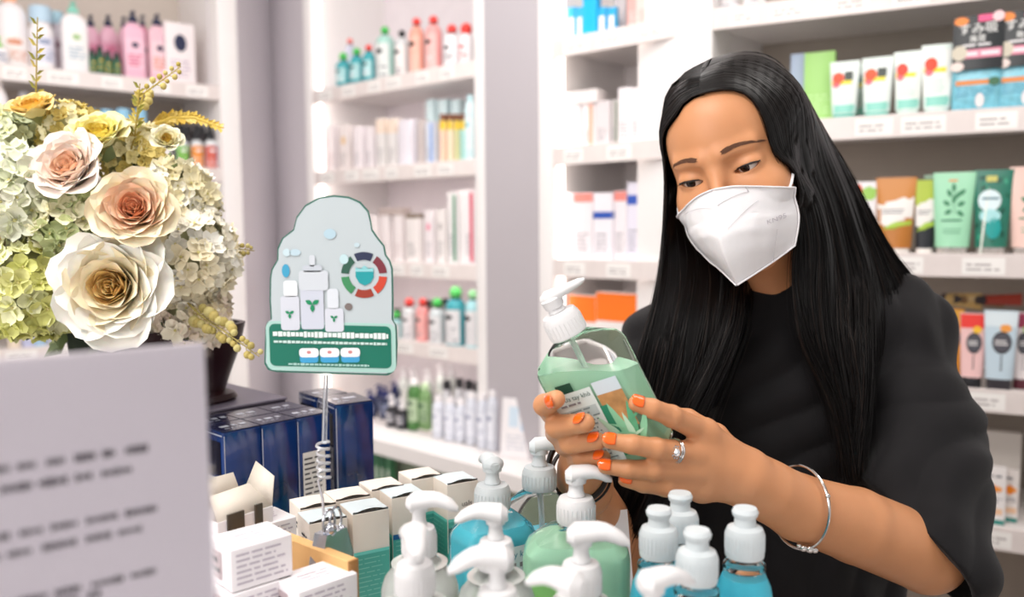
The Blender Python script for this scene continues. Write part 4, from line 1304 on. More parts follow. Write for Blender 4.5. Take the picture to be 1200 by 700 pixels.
so = at(385, 335, SY)
root = thing('display_sign', 'rounded green and white cut-out sign on a springy clear rod above the navy boxes', 'sign', so)
out = [(318, 28), (370, 34), (410, 52), (438, 85), (446, 120), (450, 150), (470, 180), (492, 208), (497, 240), (512, 262), (520, 290), (520, 400), (518, 475), (530, 495), (532, 560), (527, 640), (515, 664), (495, 675), (290, 668), (95, 660), (65, 652), (52, 630), (56, 560), (60, 500), (66, 480), (80, 470), (78, 400), (82, 320), (88, 290), (110, 255), (112, 215), (130, 178), (170, 148), (182, 105), (215, 62), (265, 35)]
DKG = mat('#2f6b5c', .4)
m = MB(); m.prism([sg(*p_) for p_ in out], -.001, .001, DKG); m.build('board', root)
cx_, cy_ = 295, 350
S = lambda u, v, off: Vector((u, -.001 - off, v))
inn = [sg(cx_ + (x - cx_) * .976, cy_ + (y - cy_) * .98) for x, y in out]
m = MB()
m.prism(inn, -.0013, -.001, mat('#bec8cc', .4))


def rrect(x0, y0, x1, y1, r, n=5, slant=0.):
    p_ = []
    for cx, cy, a0 in ((x1 - r, y0 + r, -90), (x1 - r, y1 - r, 0), (x0 + r, y1 - r, 90), (x0 + r, y0 + r, 180)):
        for k in range(n + 1):
            a = R(a0 + 90 * k / n); x = cx + r * math.cos(a); y = cy + r * math.sin(a)
            p_.append(sg(x, y + slant * (x - x0)))
    return p_


def dec(poly, c, off): m.decal(S, poly, C(c), off, 1)


m.prism(rrect(62, 474, 526, 652, 26, slant=.03), -.0016, -.0013, C('#a9cfc6'))
m.prism(rrect(74, 484, 510, 636, 20, slant=.03), -.0019, -.0016, C('#12705c'))
for k, c in enumerate(('#2c3350', '#7a2f3a', '#c9442e', '#9a3a2a', '#3f8a5a', '#2f5a4a')):
    a0 = R(90 - 60 * k - 25); a1 = R(90 - 60 * k + 25); pl = []
    P = []
    for rad in (54, 82):
        P.append([S(*sg(418 + rad * math.cos(a0 + (a1 - a0) * j / 6), 312 - rad * math.sin(a0 + (a1 - a0) * j / 6)), .0008) for j in range(7)])
    m.grid(P, C(c))
dec([sg(x, y) for x, y in ((388, 285), (405, 290), (420, 278), (436, 290), (452, 287), (452, 320), (440, 340), (420, 350), (400, 340), (388, 318))], '#1f9aa0', .0009)
dec([sg(x, y) for x, y in ((388, 285), (405, 290), (420, 278), (436, 290), (452, 287), (452, 300), (388, 300))], '#8fcfd4', .0010)
for (x0, y0, x1, y1, c) in ((118, 385, 185, 508, '#d0d4de'), (190, 350, 272, 505, '#c9cedb'), (186, 295, 290, 365, '#cdd3da'), (200, 275, 270, 300, '#c2c9d2'), (275, 430, 342, 515, '#d2d6e0'), (285, 360, 325, 432, '#d9dfe6'), (130, 330, 180, 388, '#e6eaee'), (225, 240, 245, 280, '#d0d6dd')):
    dec(rrect(x0, y0, x1, y1, min(10, (x1 - x0) * .3), 3), c, .0013 if y0 > 300 else .0015)
for (x, y, s) in ((150, 448, 18), (232, 415, 28), (308, 465, 15)):
    for a in (0, 120, 240):
        dec([sg(x + s * px_, y + s * py_) for px_, py_ in leafp(0, 0, 1, .6, R(a + 90))], '#138a5c', .0018)
for (x, y, rx_, ry_, c) in ((140, 295, 14, 24, '#3f9fc4'), (300, 165, 22, 18, '#b4cfdc'), (175, 230, 20, 12, '#bcd3de'), (348, 255, 16, 18, '#c2dde2'), (145, 230, 14, 14, '#c6dbe2'), (395, 205, 10, 8, '#c2d6de'), (360, 425, 14, 13, '#7a6f6c')):
    dec([sg(px_, py_) for px_, py_ in blob(x, y, rx_, ry_, 14)], c, .0010)


def slb(x0, x1, y, hh, col, off):
    x = x0; r_ = random.Random(int(y))
    while x < x1:
        w = r_.uniform(8, 16); w = min(w, x1 - x)
        yy = y + .03 * (x - 80); h2 = hh * r_.choice((.85, 1, 1.2))
        dec([sg(x, yy - h2 / 2), sg(x + w, yy - h2 / 2), sg(x + w, yy + h2 / 2), sg(x, yy + h2 / 2)], col, off); x += w + 2.5


slb(88, 500, 520, 18, '#e4efec', .0015)
slb(90, 495, 548, 9, '#c9e0da', .0015)
slb(140, 430, 628, 7, '#a9d0c8', .0015)
for x in (182, 256, 330):
    dec(rrect(x, 580, x + 66, 626, 10, 3), '#3f9fd0', .0014)
    dec(rrect(x - 2, 573, x + 68, 606, 12, 3), '#eef2f6', .0016)
    dec([sg(px_, py_) for px_, py_ in blob(x + 33, 588, 8, 6, 8)], '#d08a8a', .0018)
m.build('printed_art', root)
GLS = mat('#e8ecf0', .1, trans=.9, ior=1.3)
clipP = cpos(388, 640, 1.165)
rodb = at(384, 612, .715)
m = MB(); pts = [at(382, 440, SY + .002) - so, at(380, 520, SY) - so]
m.tube(pts, .0022, GLS, 8); m.build('clear_rod', root)
m = MB(); pts = []
for k in range(97):
    t = k / 96
    c = at(378 + 2 * t, 518 + 46 * t, SY) - so
    a = t * 2 * math.pi * 5.5
    pts.append(c + Vector((.0052 * math.cos(a), .0052 * math.sin(a), 0)))
m.tube(pts, .0013, mat('#d6d6da', .15, metal=.3, trans=.3), 6)
m.tube([pts[-1], at(378, 585, SY - .003) - so, at(380, 612, .712) - so], .0012, mat('#d6d6da', .15, metal=.3, trans=.3), 6)
m.build('spring', root)
cq = at(388, 635, .70)
root = thing('binder_clip', 'small shiny metal clip gripping the wooden board end under the sign spring', 'clip', cq, trz + .5)
MT = mat('#b9bcc4', .22, metal=1)
m = MB()
m.prism([(-.020, -.016), (.020, -.016), (.012, .010), (-.012, .010)], -.007, .007, MT)
m.build('clip_body', root)
m = MB()
for sx in (-1, 1):
    pts = [(sx * .004 + .007 * math.cos(a), -.002, .018 + .011 * math.sin(a)) for a in [R(x) for x in range(-60, 250, 20)]]
    m.tube(pts, .0012, MT, 6)
m.sphere((-.004, -.003, .012), .006, MT, 10, 8); m.sphere((.010, -.003, .008), .004, MT, 10, 8)
m.build('clip_handle', root)
m = MB(); m.lathe([(.0015, -.03), (.003, -.012), (.003, .0)], MT, 8); m.build('clip_jaw', root)

# ------------------------------------------------------------------ gel bottles
CLEAR = mat('#f6fafa', .03, trans=1., ior=1.16, spec=.8)
GLASSY = mat('#ffffff', .03, trans=1., ior=1.2, spec=.7)
BLUEGEL = mat('#62d6ec', .08, trans=.14, ior=1.25, bump=.15, bscale=60)
TEALGEL = mat('#5ad6f0', .06, trans=.14, ior=1.25, bump=.1, bscale=60)
GREENGEL = mat('#bdf0cd', .08, trans=.22, ior=1.25, var=.06, vscale=18)
SANI = mat('#f0f2ee', .05, trans=.5, ior=1.3)
PUMPW = mat('#e3e2e3', .3, sub=.0)
PUMPF = mat('#e6edf0', .3, trans=.25, ior=1.3)


def gel_bottle(name, lab, px, cap_top, cap_w_px, Y, w, d, h, n, gel, pumpmat, rz, capkind, fill=.8, ang=0., shoulder=.84, label=None, group=None, headscale=1., gelmat2=None, collar_r=.0165):
    """bottle placed so that its collar top is seen at (px, cap_top)"""
    ch = .022
    t = at(px, cap_top, Y)
    o = thing(name, lab, 'bottle', (t.x, t.y, TZ), rz, group)
    h = t.z - TZ - ch
    a = MB()
    prof = [(0, .93), (.012, .985), (.03, 1.0), (shoulder - .03, 1.0), (shoulder, .985), (shoulder + (1 - shoulder) * .3, .90), (shoulder + (1 - shoulder) * .62, .68), (shoulder + (1 - shoulder) * .85, .5)]
    nr = collar_r * .95
    rings = [ring(w * s, d * s, h * z, n, 40) for z, s in prof] + [ring(nr * 2.1, nr * 2.1, h * .985, 2, 40), ring(nr * 2, nr * 2, h, 2, 40)]
    a.loft(rings, CLEAR); a.build('bottle_body', o)
    b = MB(); q = .93
    prof2 = [(z, s) for z, s in prof if z < fill] + [(fill, prof[4][1] if fill < shoulder + .02 else .8)]
    b.loft([ring(w * s * q - .001, d * s * q - .001, max(.003, h * z), n, 40) for z, s in prof2], gel); b.build('gel', o, 'coloured gel inside the bottle')
    if capkind == 'pump':
        pump_top(o, collar_r, h, pumpmat, ang, ch, headscale, fat=1.3, stemh=.009)
        c = MB(); c.tube([(0, 0, h), (.002, 0, h * .1)], .003, mat('#e6ecec', .3, trans=.5, ior=1.2), 8); c.build('dip_tube', o)
    elif capkind == 'disc':
        c = MB(); r = collar_r
        c.lathe([(r, h - .002), (r * 1.03, h), (r * 1.03, h + .017), (r * .92, h + .021), (r * .58, h + .023), (r * .55, h + .029)], pumpmat, 30)
        for k in range(30):
            tt = 2 * math.pi * k / 30; c.box(.0006, .0006, .013, pumpmat, (r * 1.035 * math.cos(tt), r * 1.035 * math.sin(tt), h + .003), .0001)
        c.lathe([(r * 1.1, h - .012), (r * 1.14, h - .010), (r * 1.1, h - .008)], CLEAR, 30)
        c.build('cap', o)
        e = MB(); e.lathe([(r * .5, h + .028), (r * .66, h + .031), (r * .70, h + .034), (r * .6, h + .037)], pumpmat, 24); e.build('cap_spout', o)
    if label: label(o, w, d, h, n)
    return o, h


def lab_blue(o, w, d, h, n):
    S = front_of(w, d, n); m = MB()
    m.patch(S, -w * .42, w * .42, h * .12, h * .74, mat('#d9e6ec', .4), .0006, 8, 1)
    text_mesh('Gel rửa tay khô', .0085, m, lambda x, y, of: S(x, h * .655 + y, of), C('#2a86a8'), .0010)
    m.lines(S, -w * .36, w * .36, h * .56, h * .63, 1, GREYINK, .001, fill=.5)
    m.lines(S, -w * .36, w * .36, h * .16, h * .54, 9, GREYINK, .001, fill=.35)
    m.build('label', o)


def lab_green(o, w, d, h, n):
    S = front_of(w, d, n); m = MB()
    m.patch(S, -w * .46, w * .02, h * .08, h * .68, mat('#8fd07a', .4), .0006, 6, 1)
    m.decal(S, blob(-w * .16, h * .66, w * .06, h * .05), C('#2f5a4a'), .001)
    m.decal(S, blob(-w * .02, h * .52, w * .05, h * .02), C('#2f5a4a'), .001)
    m.decal(S, blob(-w * .02, h * .38, w * .06, h * .03), C('#2f5a4a'), .001)
    m.lines(S, -w * .42, -w * .05, h * .14, h * .34, 4, C('#cfeec4'), .001, fill=.4)
    m.build('label', o)


gel_bottle('gel_bottle', 'square bottle of blue gel with frosted pump and white text label', 577, 568, 39, .79, .078, .05, .1, 5, BLUEGEL, PUMPF, R(30), 'pump', .86, R(80), .80, lab_blue, 'gel bottles on the counter', 1.)
gel_bottle('gel_bottle', 'blue gel bottle behind, its frosted pump nozzle pointing at the hand', 632, 547, 37, .83, .078, .05, .1, 5, BLUEGEL, PUMPF, R(25), 'pump', .66, R(-25), .80, None, 'gel bottles on the counter', 1.1)
gel_bottle('gel_bottle', 'square bottle of light green gel with white pump pointing right', 675, 583, 44, .735, .094, .055, .1, 5, GREENGEL, PUMPW, R(-3), 'pump', .86, R(3), .80, lab_green, 'gel bottles on the counter', 1.05)
gel_bottle('sanitizer_bottle', 'round clear bottle with white pump turned right, behind another', 491, 618, 38, .66, .062, .062, .1, 2, SANI, PUMPW, 0, 'pump', .95, R(-5), .80, None, 'round clear sanitizer bottles', 1.05, collar_r=.0135)
gel_bottle('sanitizer_bottle', 'round clear bottle whose white pump faces the camera', 486, 660, 42, .57, .062, .062, .1, 2, SANI, PUMPW, 0, 'pump', .95, R(-80), .78, None, 'round clear sanitizer bottles', 1., collar_r=.0135)
gel_bottle('sanitizer_bottle', 'round clear bottle with white pump pointing left, beside the blue gel', 581, 633, 41, .64, .062, .062, .1, 2, SANI, PUMPW, 0, 'pump', .95, R(180), .80, None, 'round clear sanitizer bottles', 1.05, collar_r=.0135)
gel_bottle('sanitizer_bottle', 'round clear bottle at the front, its white pump turned up left', 583, 690, 41, .545, .060, .060, .1, 2, SANI, PUMPW, 0, 'pump', .95, R(195), .78, None, 'round clear sanitizer bottles', 1.1, collar_r=.0135)
gel_bottle('sanitizer_bottle', 'clear bottle with white pump pointing right, before the green gel', 681, 660, 48, .60, .058, .058, .1, 2, SANI, PUMPW, 0, 'pump', .95, R(-5), .78, None, 'round clear sanitizer bottles', 1.15, collar_r=.0145)
gel_bottle('sanitizer_bottle', 'clear bottle with only its white pump top showing at the bottom edge', 668, 722, 48, .50, .056, .056, .1, 2, SANI, PUMPW, 0, 'pump', .95, R(150), .78, None, 'round clear sanitizer bottles', 1., collar_r=.0145)
gel_bottle('sanitizer_bottle', 'clear bottle with white pump top showing below the blue squeeze bottles', 764, 718, 48, .52, .056, .056, .1, 2, SANI, PUMPW, 0, 'pump', .95, R(20), .78, None, 'round clear sanitizer bottles', 1., collar_r=.0145)
for (px, ct, Y, dn) in ((797, 598, .70, 'hindmost, under the wrist'), (772, 617, .66, 'next to the green gel bottle'), (817, 644, .61, 'nearest the camera'), (873, 617, .655, 'standing apart nearest the charm bracelet')):
    gel_bottle('squeeze_bottle', f'bright blue gel bottle with frosted push-pull cap, {dn}', px, ct, 45, Y, .046, .046, .1, 2, TEALGEL, PUMPF, 0, 'disc', .86, 0, .72, None, 'blue gel bottles with frosted push-pull caps', collar_r=.0148)
q = at(718, 600, .86)
m = MB(); m.box(.05, .001, .09, W_, (0, 0, 0), .0003, T=Matrix.Rotation(R(-12), 4, 'X')); o = m.build('paper_card'); o.location = (q.x, q.y, TZ); o.rotation_euler = (0, 0, .3)
tag(o, 'small white paper card between green gel bottle and black shirt', 'card')
# ------------------------------------------------------------------ implicit surfaces
class Field:
    def __init__(s, lo, hi, h):
        s.lo = np.array(lo, np.float32); s.h = h
        s.n = np.ceil((np.array(hi) - np.array(lo)) / h).astype(int) + 1
        s.F = np.full(tuple(s.n), .03, np.float32)

    def sub(s, lo, hi):
        a = np.maximum(0, np.floor((np.array(lo) - s.lo) / s.h).astype(int)); b = np.minimum(s.n, np.ceil((np.array(hi) - s.lo) / s.h).astype(int) + 1)
        if np.any(b <= a): return None
        sl = tuple(slice(int(x), int(y)) for x, y in zip(a, b))
        ax = [s.lo[i] + s.h * np.arange(a[i], b[i], dtype=np.float32) for i in range(3)]
        return sl, ax[0][:, None, None], ax[1][None, :, None], ax[2][None, None, :]

    def op(s, sl, d, k, mode='add'):
        A = s.F[sl]
        if mode == 'sub': d = -d; A2 = -A; d2 = -d
        if mode == 'add':
            hh = np.maximum(k - np.abs(A - d), 0) / max(k, 1e-6)
            s.F[sl] = np.minimum(A, d) - hh * hh * k * .25
        else:
            hh = np.maximum(k - np.abs(A - d), 0) / max(k, 1e-6)
            s.F[sl] = np.maximum(A, d) + hh * hh * k * .25

    def cone(s, a, b, ra, rb, k=.004, mode='add', flat=None):
        a = np.array(a, float); b = np.array(b, float); m = max(ra, rb) + k + .012
        q = s.sub(np.minimum(a, b) - m, np.maximum(a, b) + m)
        if q is None: return s
        sl, X, Y, Z = q; ab = b - a; L2 = float(ab @ ab) + 1e-12
        t = np.clip(((X - a[0]) * ab[0] + (Y - a[1]) * ab[1] + (Z - a[2]) * ab[2]) / L2, 0, 1)
        dx = X - a[0] - t * ab[0]; dy = Y - a[1] - t * ab[1]; dz = Z - a[2] - t * ab[2]
        if flat is not None:
            n, f_ = flat; n = np.array(n, float); n /= np.linalg.norm(n)
            dn = dx * n[0] + dy * n[1] + dz * n[2]
            d = np.sqrt(np.maximum(dx * dx + dy * dy + dz * dz - dn * dn, 0) + (dn * f_) ** 2)
        else:
            d = np.sqrt(dx * dx + dy * dy + dz * dz)
        s.op(sl, d - (ra + (rb - ra) * t), k, mode); return s

    def chain(s, pts, rs, k=.003):
        for i in range(len(pts) - 1): s.cone(pts[i], pts[i + 1], rs[i], rs[i + 1], k)
        return s

    def ell(s, c, r, k=.004, mode='add', rot=None):
        c = np.array(c, float); r = np.array(r, float); m = r.max() + k + .012
        q = s.sub(c - m, c + m)
        if q is None: return s
        sl, X, Y, Z = q; x, y, z = X - c[0], Y - c[1], Z - c[2]
        if rot is not None:
            M = np.array(rot, float)
            x, y, z = (M[0, 0] * x + M[1, 0] * y + M[2, 0] * z, M[0, 1] * x + M[1, 1] * y + M[2, 1] * z, M[0, 2] * x + M[1, 2] * y + M[2, 2] * z)
        k0 = np.sqrt((x / r[0]) ** 2 + (y / r[1]) ** 2 + (z / r[2]) ** 2); k1 = np.sqrt((x / r[0] ** 2) ** 2 + (y / r[1] ** 2) ** 2 + (z / r[2] ** 2) ** 2) + 1e-9
        s.op(sl, k0 * (k0 - 1) / k1, k, mode); return s

    def merge(s, o, k):
        """smooth union with another field on the same grid"""
        A, B = s.F, o.F; hh = np.maximum(k - np.abs(A - B), 0) / k
        s.F = np.minimum(A, B) - hh * hh * k * .25; return s

    def sample_first(s, x, z, y0=-.2):
        """first surface along +y at (x,z)"""
        i = (x - s.lo[0]) / s.h; kz = (z - s.lo[2]) / s.h; i0 = int(i); k0 = int(kz); fi = i - i0; fk = kz - k0
        c = (s.F[i0, :, k0] * (1 - fi) + s.F[i0 + 1, :, k0] * fi) * (1 - fk) + (s.F[i0, :, k0 + 1] * (1 - fi) + s.F[i0 + 1, :, k0 + 1] * fi) * fk
        j = np.argmax(c < 0)
        if c[j] >= 0 or j == 0: return None
        t = c[j - 1] / (c[j - 1] - c[j]); return float(s.lo[1] + s.h * (j - 1 + t))

    def mesh(s):
        F = s.F; S = F < 0; n = np.array(F.shape); nc = n - 1
        acc = np.zeros((int(np.prod(nc)), 3), np.float64); cnt = np.zeros(int(np.prod(nc)), np.int32)
        quads = []
        def cid(i, j, k): return (i * nc[1] + j) * nc[2] + k
        for ax in range(3):
            sa = [slice(None)] * 3; sb = [slice(None)] * 3; sa[ax] = slice(0, -1); sb[ax] = slice(1, None)
            cr = S[tuple(sa)] != S[tuple(sb)]
            I = np.argwhere(cr); o1, o2 = (ax + 1) % 3, (ax + 2) % 3
            I = I[(I[:, o1] > 0) & (I[:, o1] < n[o1] - 1) & (I[:, o2] > 0) & (I[:, o2] < n[o2] - 1)]
            J = I.copy(); J[:, ax] += 1
            fa = F[I[:, 0], I[:, 1], I[:, 2]]; fb = F[J[:, 0], J[:, 1], J[:, 2]]
            t = fa / (fa - fb); P = I.astype(float); P[:, ax] += t
            ids = []
            for d1, d2 in ((-1, -1), (0, -1), (0, 0), (-1, 0)):
                K = I.copy(); K[:, o1] += d1; K[:, o2] += d2
                c = cid(K[:, 0], K[:, 1], K[:, 2]); ids.append(c)
                for a in range(3): acc[:, a] += np.bincount(c, P[:, a], len(cnt))
                cnt += np.bincount(c, minlength=len(cnt)).astype(np.int32)
            Q = np.stack(ids, 1); inv = fa < 0
            Q[~inv] = Q[~inv][:, ::-1]
            quads.append(Q)
        Q = np.concatenate(quads); used = np.unique(Q)
        remap = np.zeros(len(cnt), np.int64); remap[used] = np.arange(len(used))
        V = acc[used] / cnt[used][:, None] * s.h + s.lo
        return V, remap[Q]


def smooth(V, Q, it=2, lam=.5):
    E = np.concatenate([Q[:, [0, 1]], Q[:, [1, 2]], Q[:, [2, 3]], Q[:, [3, 0]]]); E = np.concatenate([E, E[:, ::-1]])
    deg = np.bincount(E[:, 0], minlength=len(V))[:, None]
    for _ in range(it):
        A = np.stack([np.bincount(E[:, 0], V[E[:, 1], a], len(V)) for a in range(3)], 1) / np.maximum(deg, 1)
        V = V + (A - V) * lam
    return V


def mesh_obj(name, V, Fs, m, parent=None, M=None, label=None):
    me = bpy.data.meshes.new(name)
    Fs = np.asarray(Fs); k = Fs.shape[1]
    me.vertices.add(len(V)); me.vertices.foreach_set('co', np.asarray(V, np.float32).ravel())
    me.loops.add(Fs.size); me.loops.foreach_set('vertex_index', Fs.ravel().astype(np.int32))
    me.polygons.add(len(Fs)); me.polygons.foreach_set('loop_start', (np.arange(len(Fs)) * k).astype(np.int32))
    me.polygons.foreach_set('use_smooth', [True] * len(Fs))
    me.materials.append(m); me.update(calc_edges=True); me.validate()
    o = bpy.data.objects.new(name, me); COL.objects.link(o)
    if parent: o.parent = parent
    if M is not None: o.matrix_world = M
    if label: o['label'] = label
    return o


# ------------------------------------------------------------------ the woman
person = thing('person', 'woman with long black hair in white face mask and black t-shirt, reading a gel bottle', 'person', (.33, 1.07, 0))
PM = Matrix.Translation((-.33, -1.07, 0))


def local(V): return np.asarray(V) - np.array([.33, 1.07, 0])


SKIN = mat('#cf9166', .42, var=.05, vscale=18, sub=.12, spec=.5, bump=.06, bscale=700)
HP = (-0.51760663, 0.19442171, -0.24362563, 0.26136459, 1.00100269, 1.50135052)
HR = Matrix.Rotation(HP[0], 3, 'Z') @ Matrix.Rotation(HP[1], 3, 'X') @ Matrix.Rotation(HP[2], 3, 'Y')
HM = HR.to_4x4(); HM.translation = HP[3:6]
HRn = np.array(HR); HT = np.array(HP[3:6])


def Hw(p): return np.asarray(p, float) @ HRn.T + HT
def Hl(p): return (np.asarray(p, float) - HT) @ HRn


Pn = lambda px, py, Y: np.array(at(px, py, Y))
NECK = Pn(915, 352, 1.07)
nl = Hl(NECK)
hd = Field((-.10, -.14, -.20), (.10, .15, .14), .0012)
hd.ell((.002, .018, .030), (.069, .091, .081), .02)
hd.ell((0, -.020, -.020), (.061, .064, .082), .03)
hd.ell((.001, -.030, .045), (.054, .054, .051), .03)
hd.ell((0, -.052, -.088), (.026, .026, .024), .04)
for s_ in (-1, 1):
    hd.ell((s_ * .036, -.050, -.032), (.026, .026, .024), .02)
    hd.cone((s_ * .052, -.005, -.060), (s_ * .018, -.060, -.100), .014, .012, .03)
    hd.cone((s_ * .010, -.083, .017), (s_ * .040, -.070, .020), .006, .006, .012)
    hd.ell((s_ * .031, -.088, -.001), (.018, .012, .011), .010, 'sub')
    hd.ell((s_ * .068, .014, -.012), (.006, .014, .024), .004)
hd.cone((0, -.080, .006), (0, -.101, -.036), .0055, .0085, .012)
for s_ in (-1, 1): hd.ell((s_ * .010, -.094, -.040), (.0075, .009, .0065), .006)
hd.cone((-.016, -.080, -.066), (.016, -.080, -.066), .005, .005, .008)
hd.cone((-.014, -.080, -.075), (.014, -.080, -.075), .0055, .0055, .008)
EYC = [(s_ * .0315, -.0655, -.001) for s_ in (-1, 1)]
for c in EYC:
    hd.ell(c, (.0170, .0145, .0125), .004)
# eye openings: almond cut in front of each eyeball
for s_, c in zip((-1, 1), EYC):
    for q_ in range(13):
        t = q_ / 12 * 2 - 1
        x = c[0] + t * .0135
        zc = c[2] - .0030 + .0014 * (t * s_) - .0010 * (1 - t * t)
        hh = .0035 * (1 - t * t) ** .7 + .0002
        hd.ell((x, c[1] - .013, zc), (.0022, .010, hh), .0006, 'sub')
hd.cone((0, .020, -.060), nl, .050, .054, .03)
hd.cone((0, .0, -.075), nl * .6 + np.array([0, -.0, -.06]) * .4, .038, .046, .03)
Vh, Qh = hd.mesh(); Vh = smooth(Vh, Qh, 1, .35); Vh = Hw(Vh)

# arms and hands (world space)
LE = Pn(1085, 650, .89); LW = Pn(870, 559, .785); LSH = Pn(1060, 392, 1.05)
HH = .0015
arm = Field((.06, .64, 1.02), (.56, 1.12, 1.34), HH)
arm.cone(LSH + np.array([0, 0, -.03]), LE, .036, .041, .004)
LMID = Pn(1002, 616, .852)
arm.cone(LE, LMID, .041, .0385, .004)
arm.cone(LMID, Pn(936, 595, .82), .0385, .0325, .004)
arm.cone(Pn(936, 595, .82), LW, .0325, .0265, .004)


def finger(fld, pts, rs, k=.003):
    for i in range(len(pts) - 1): fld.cone(pts[i], pts[i + 1], rs[i], rs[i + 1], k)


lo = (.06, .64, 1.02 + 40 * HH); hi = (.34, .90, 1.32)
hand = Field(lo, hi, HH)
kn = [Pn(826, 507, .765), Pn(812, 532, .755), Pn(812, 553, .757), Pn(822, 573, .765)]
wr = [Pn(878, 546, .785), Pn(878, 555, .782), Pn(878, 564, .782), Pn(880, 573, .786)]
for a_, b_ in zip(kn, wr): hand.cone(a_, b_, .0110, .0150, .012)
hand.cone(kn[0], kn[3], .0095, .0095, .012)
hand.cone(LW, Pn(850, 549, .775), .0255, .020, .008, flat=((.3, .95, 0), 1.25))
hand.cone(LW, Pn(898, 574, .798), .0262, .0285, .004)
Lf = [
    ([kn[0], Pn(787, 488, .738), Pn(764, 479, .728), Pn(745, 473, .727)], [.0110, .0094, .0086, .0070]),
    ([kn[1], Pn(768, 526, .727), Pn(741, 521, .720), Pn(714, 517, .722)], [.0110, .0093, .0084, .0068]),
    ([kn[2], Pn(765, 551, .732), Pn(736, 550, .728), Pn(709, 547, .731)], [.0108, .0090, .0080, .0066]),
    ([kn[3], Pn(780, 571, .742), Pn(754, 568, .738), Pn(732, 563, .738)], [.0100, .0082, .0073, .0060]),
    ([Pn(868, 546, .80), Pn(838, 512, .812), Pn(806, 492, .815), Pn(778, 486, .812)], [.016, .0125, .0105, .009]),
]
for pts, rs in Lf:
    g = Field(lo, hi, HH); finger(g, pts, rs, .0025)
    # knuckle swell
    g.ell(pts[1], (rs[1] * 1.06,) * 3, .002)
    # palm blending but no webbing further out
    A, B = hand.F, g.F; k = .006; hh = np.maximum(k - np.abs(A - B), 0) / k
    w = np.clip(hh, 0, 1); hand.F = np.minimum(A, B) - w * w * k * .25 * 1.0
    del g
q_ = tuple(slice(0 if a < 2 else 40, (0 if a < 2 else 40) + hand.n[a]) for a in range(3))
A = arm.F[q_]; B = hand.F[tuple(slice(0, k) for k in A.shape)]; k = .010; hh = np.maximum(k - np.abs(A - B), 0) / k
arm.F[q_] = np.minimum(A, B) - hh * hh * k * .12
Va, Qa = arm.mesh(); Va = smooth(Va, Qa, 2, .5)

# right arm
RSH = Pn(770, 405, 1.13); RE = Pn(728, 672, 1.02); RW = Pn(684, 572, .865)
arm2 = Field((-.02, .76, .98), (.30, 1.22, 1.40), .0022)
arm2.cone(RSH, RE, .047, .042, .004)
arm2.cone(RE, RE * .5 + RW * .5, .042, .039, .004)
arm2.cone(RE * .5 + RW * .5, RW, .039, .027, .004)
V2, Q2 = arm2.mesh(); V2 = smooth(V2, Q2, 2, .5)
lo = (.0, .66, 1.12); hi = (.19, .93, 1.32)
hand2 = Field(lo, hi, HH)
k2 = [Pn(672, 492, .832), Pn(676, 512, .835), Pn(682, 530, .836), Pn(688, 546, .835)]
w2 = [Pn(688, 560, .868), Pn(686, 566, .866), Pn(684, 572, .864), Pn(686, 580, .864)]
for a_, b_ in zip(k2, w2): hand2.cone(a_, b_, .0110, .016, .016)
hand2.cone(RW, Pn(682, 555, .85), .027, .022, .02)
Rf = [
    ([k2[0], Pn(646, 484, .795), Pn(638, 475, .748), Pn(652, 468, .726)], [.0108, .0100, .0098, .0080]),
    ([k2[1], Pn(652, 507, .805), Pn(653, 500, .752), Pn(686, 496, .720)], [.0110, .0104, .0108, .0084]),
    ([k2[2], Pn(662, 522, .805), Pn(668, 520, .752), Pn(701, 517, .728)], [.0108, .0100, .0096, .0076]),
    ([k2[3], Pn(676, 541, .80), Pn(682, 538, .762), Pn(707, 537, .742)], [.0100, .0090, .0086, .0070]),
    ([Pn(690, 556, .862), Pn(716, 528, .852), Pn(736, 502, .846), Pn(752, 482, .842)], [.015, .0125, .0105, .009]),
]
for pts, rs in Rf:
    g = Field(lo, hi, HH); finger(g, pts, rs, .0025)
    A, B = hand2.F, g.F; k = .005; hh = np.maximum(k - np.abs(A - B), 0) / k
    hand2.F = np.minimum(A, B) - hh * hh * k * .25
V3, Q3 = hand2.mesh(); V3 = smooth(V3, Q3, 2, .5)

# torso, hips and legs under the clothes
tor = Field((.02, .88, -.01), (.64, 1.30, 1.42), .006)
TC = np.array([.345, 1.09])
tor.ell((TC[0], TC[1], 1.16), (.135, .085, .20), .04)
tor.ell((TC[0], TC[1], .93), (.150, .095, .13), .04)
tor.cone(NECK, (TC[0], TC[1], 1.22), .052, .08, .05)
tor.cone(NECK + np.array([0, .01, -.035]), LSH, .040, .045, .03)
tor.cone(NECK + np.array([0, .01, -.035]), RSH, .040, .045, .03)
for s_ in (-1, 1):
    tor.cone((TC[0] + s_ * .08, TC[1], .88), (TC[0] + s_ * .085, TC[1] - .01, .48), .078, .052, .03)
    tor.cone((TC[0] + s_ * .085, TC[1] - .01, .48), (TC[0] + s_ * .09, TC[1] + .01, .08), .052, .036, .02)
    tor.cone((TC[0] + s_ * .09, TC[1] + .01, .045), (TC[0] + s_ * .10, TC[1] - .12, .03), .036, .030, .02)
Vt, Qt = tor.mesh(); Vt = smooth(Vt, Qt, 2, .5)
Vs = []; Qs = []; n0 = 0
for V, Q in ((Vh, Qh), (Va, Qa), (V2, Q2), (V3, Q3), (Vt, Qt)):
    Vs.append(V); Qs.append(Q + n0); n0 += len(V)
body = mesh_obj('body', local(np.concatenate(Vs)), np.concatenate(Qs), SKIN, person)
body.parent = person

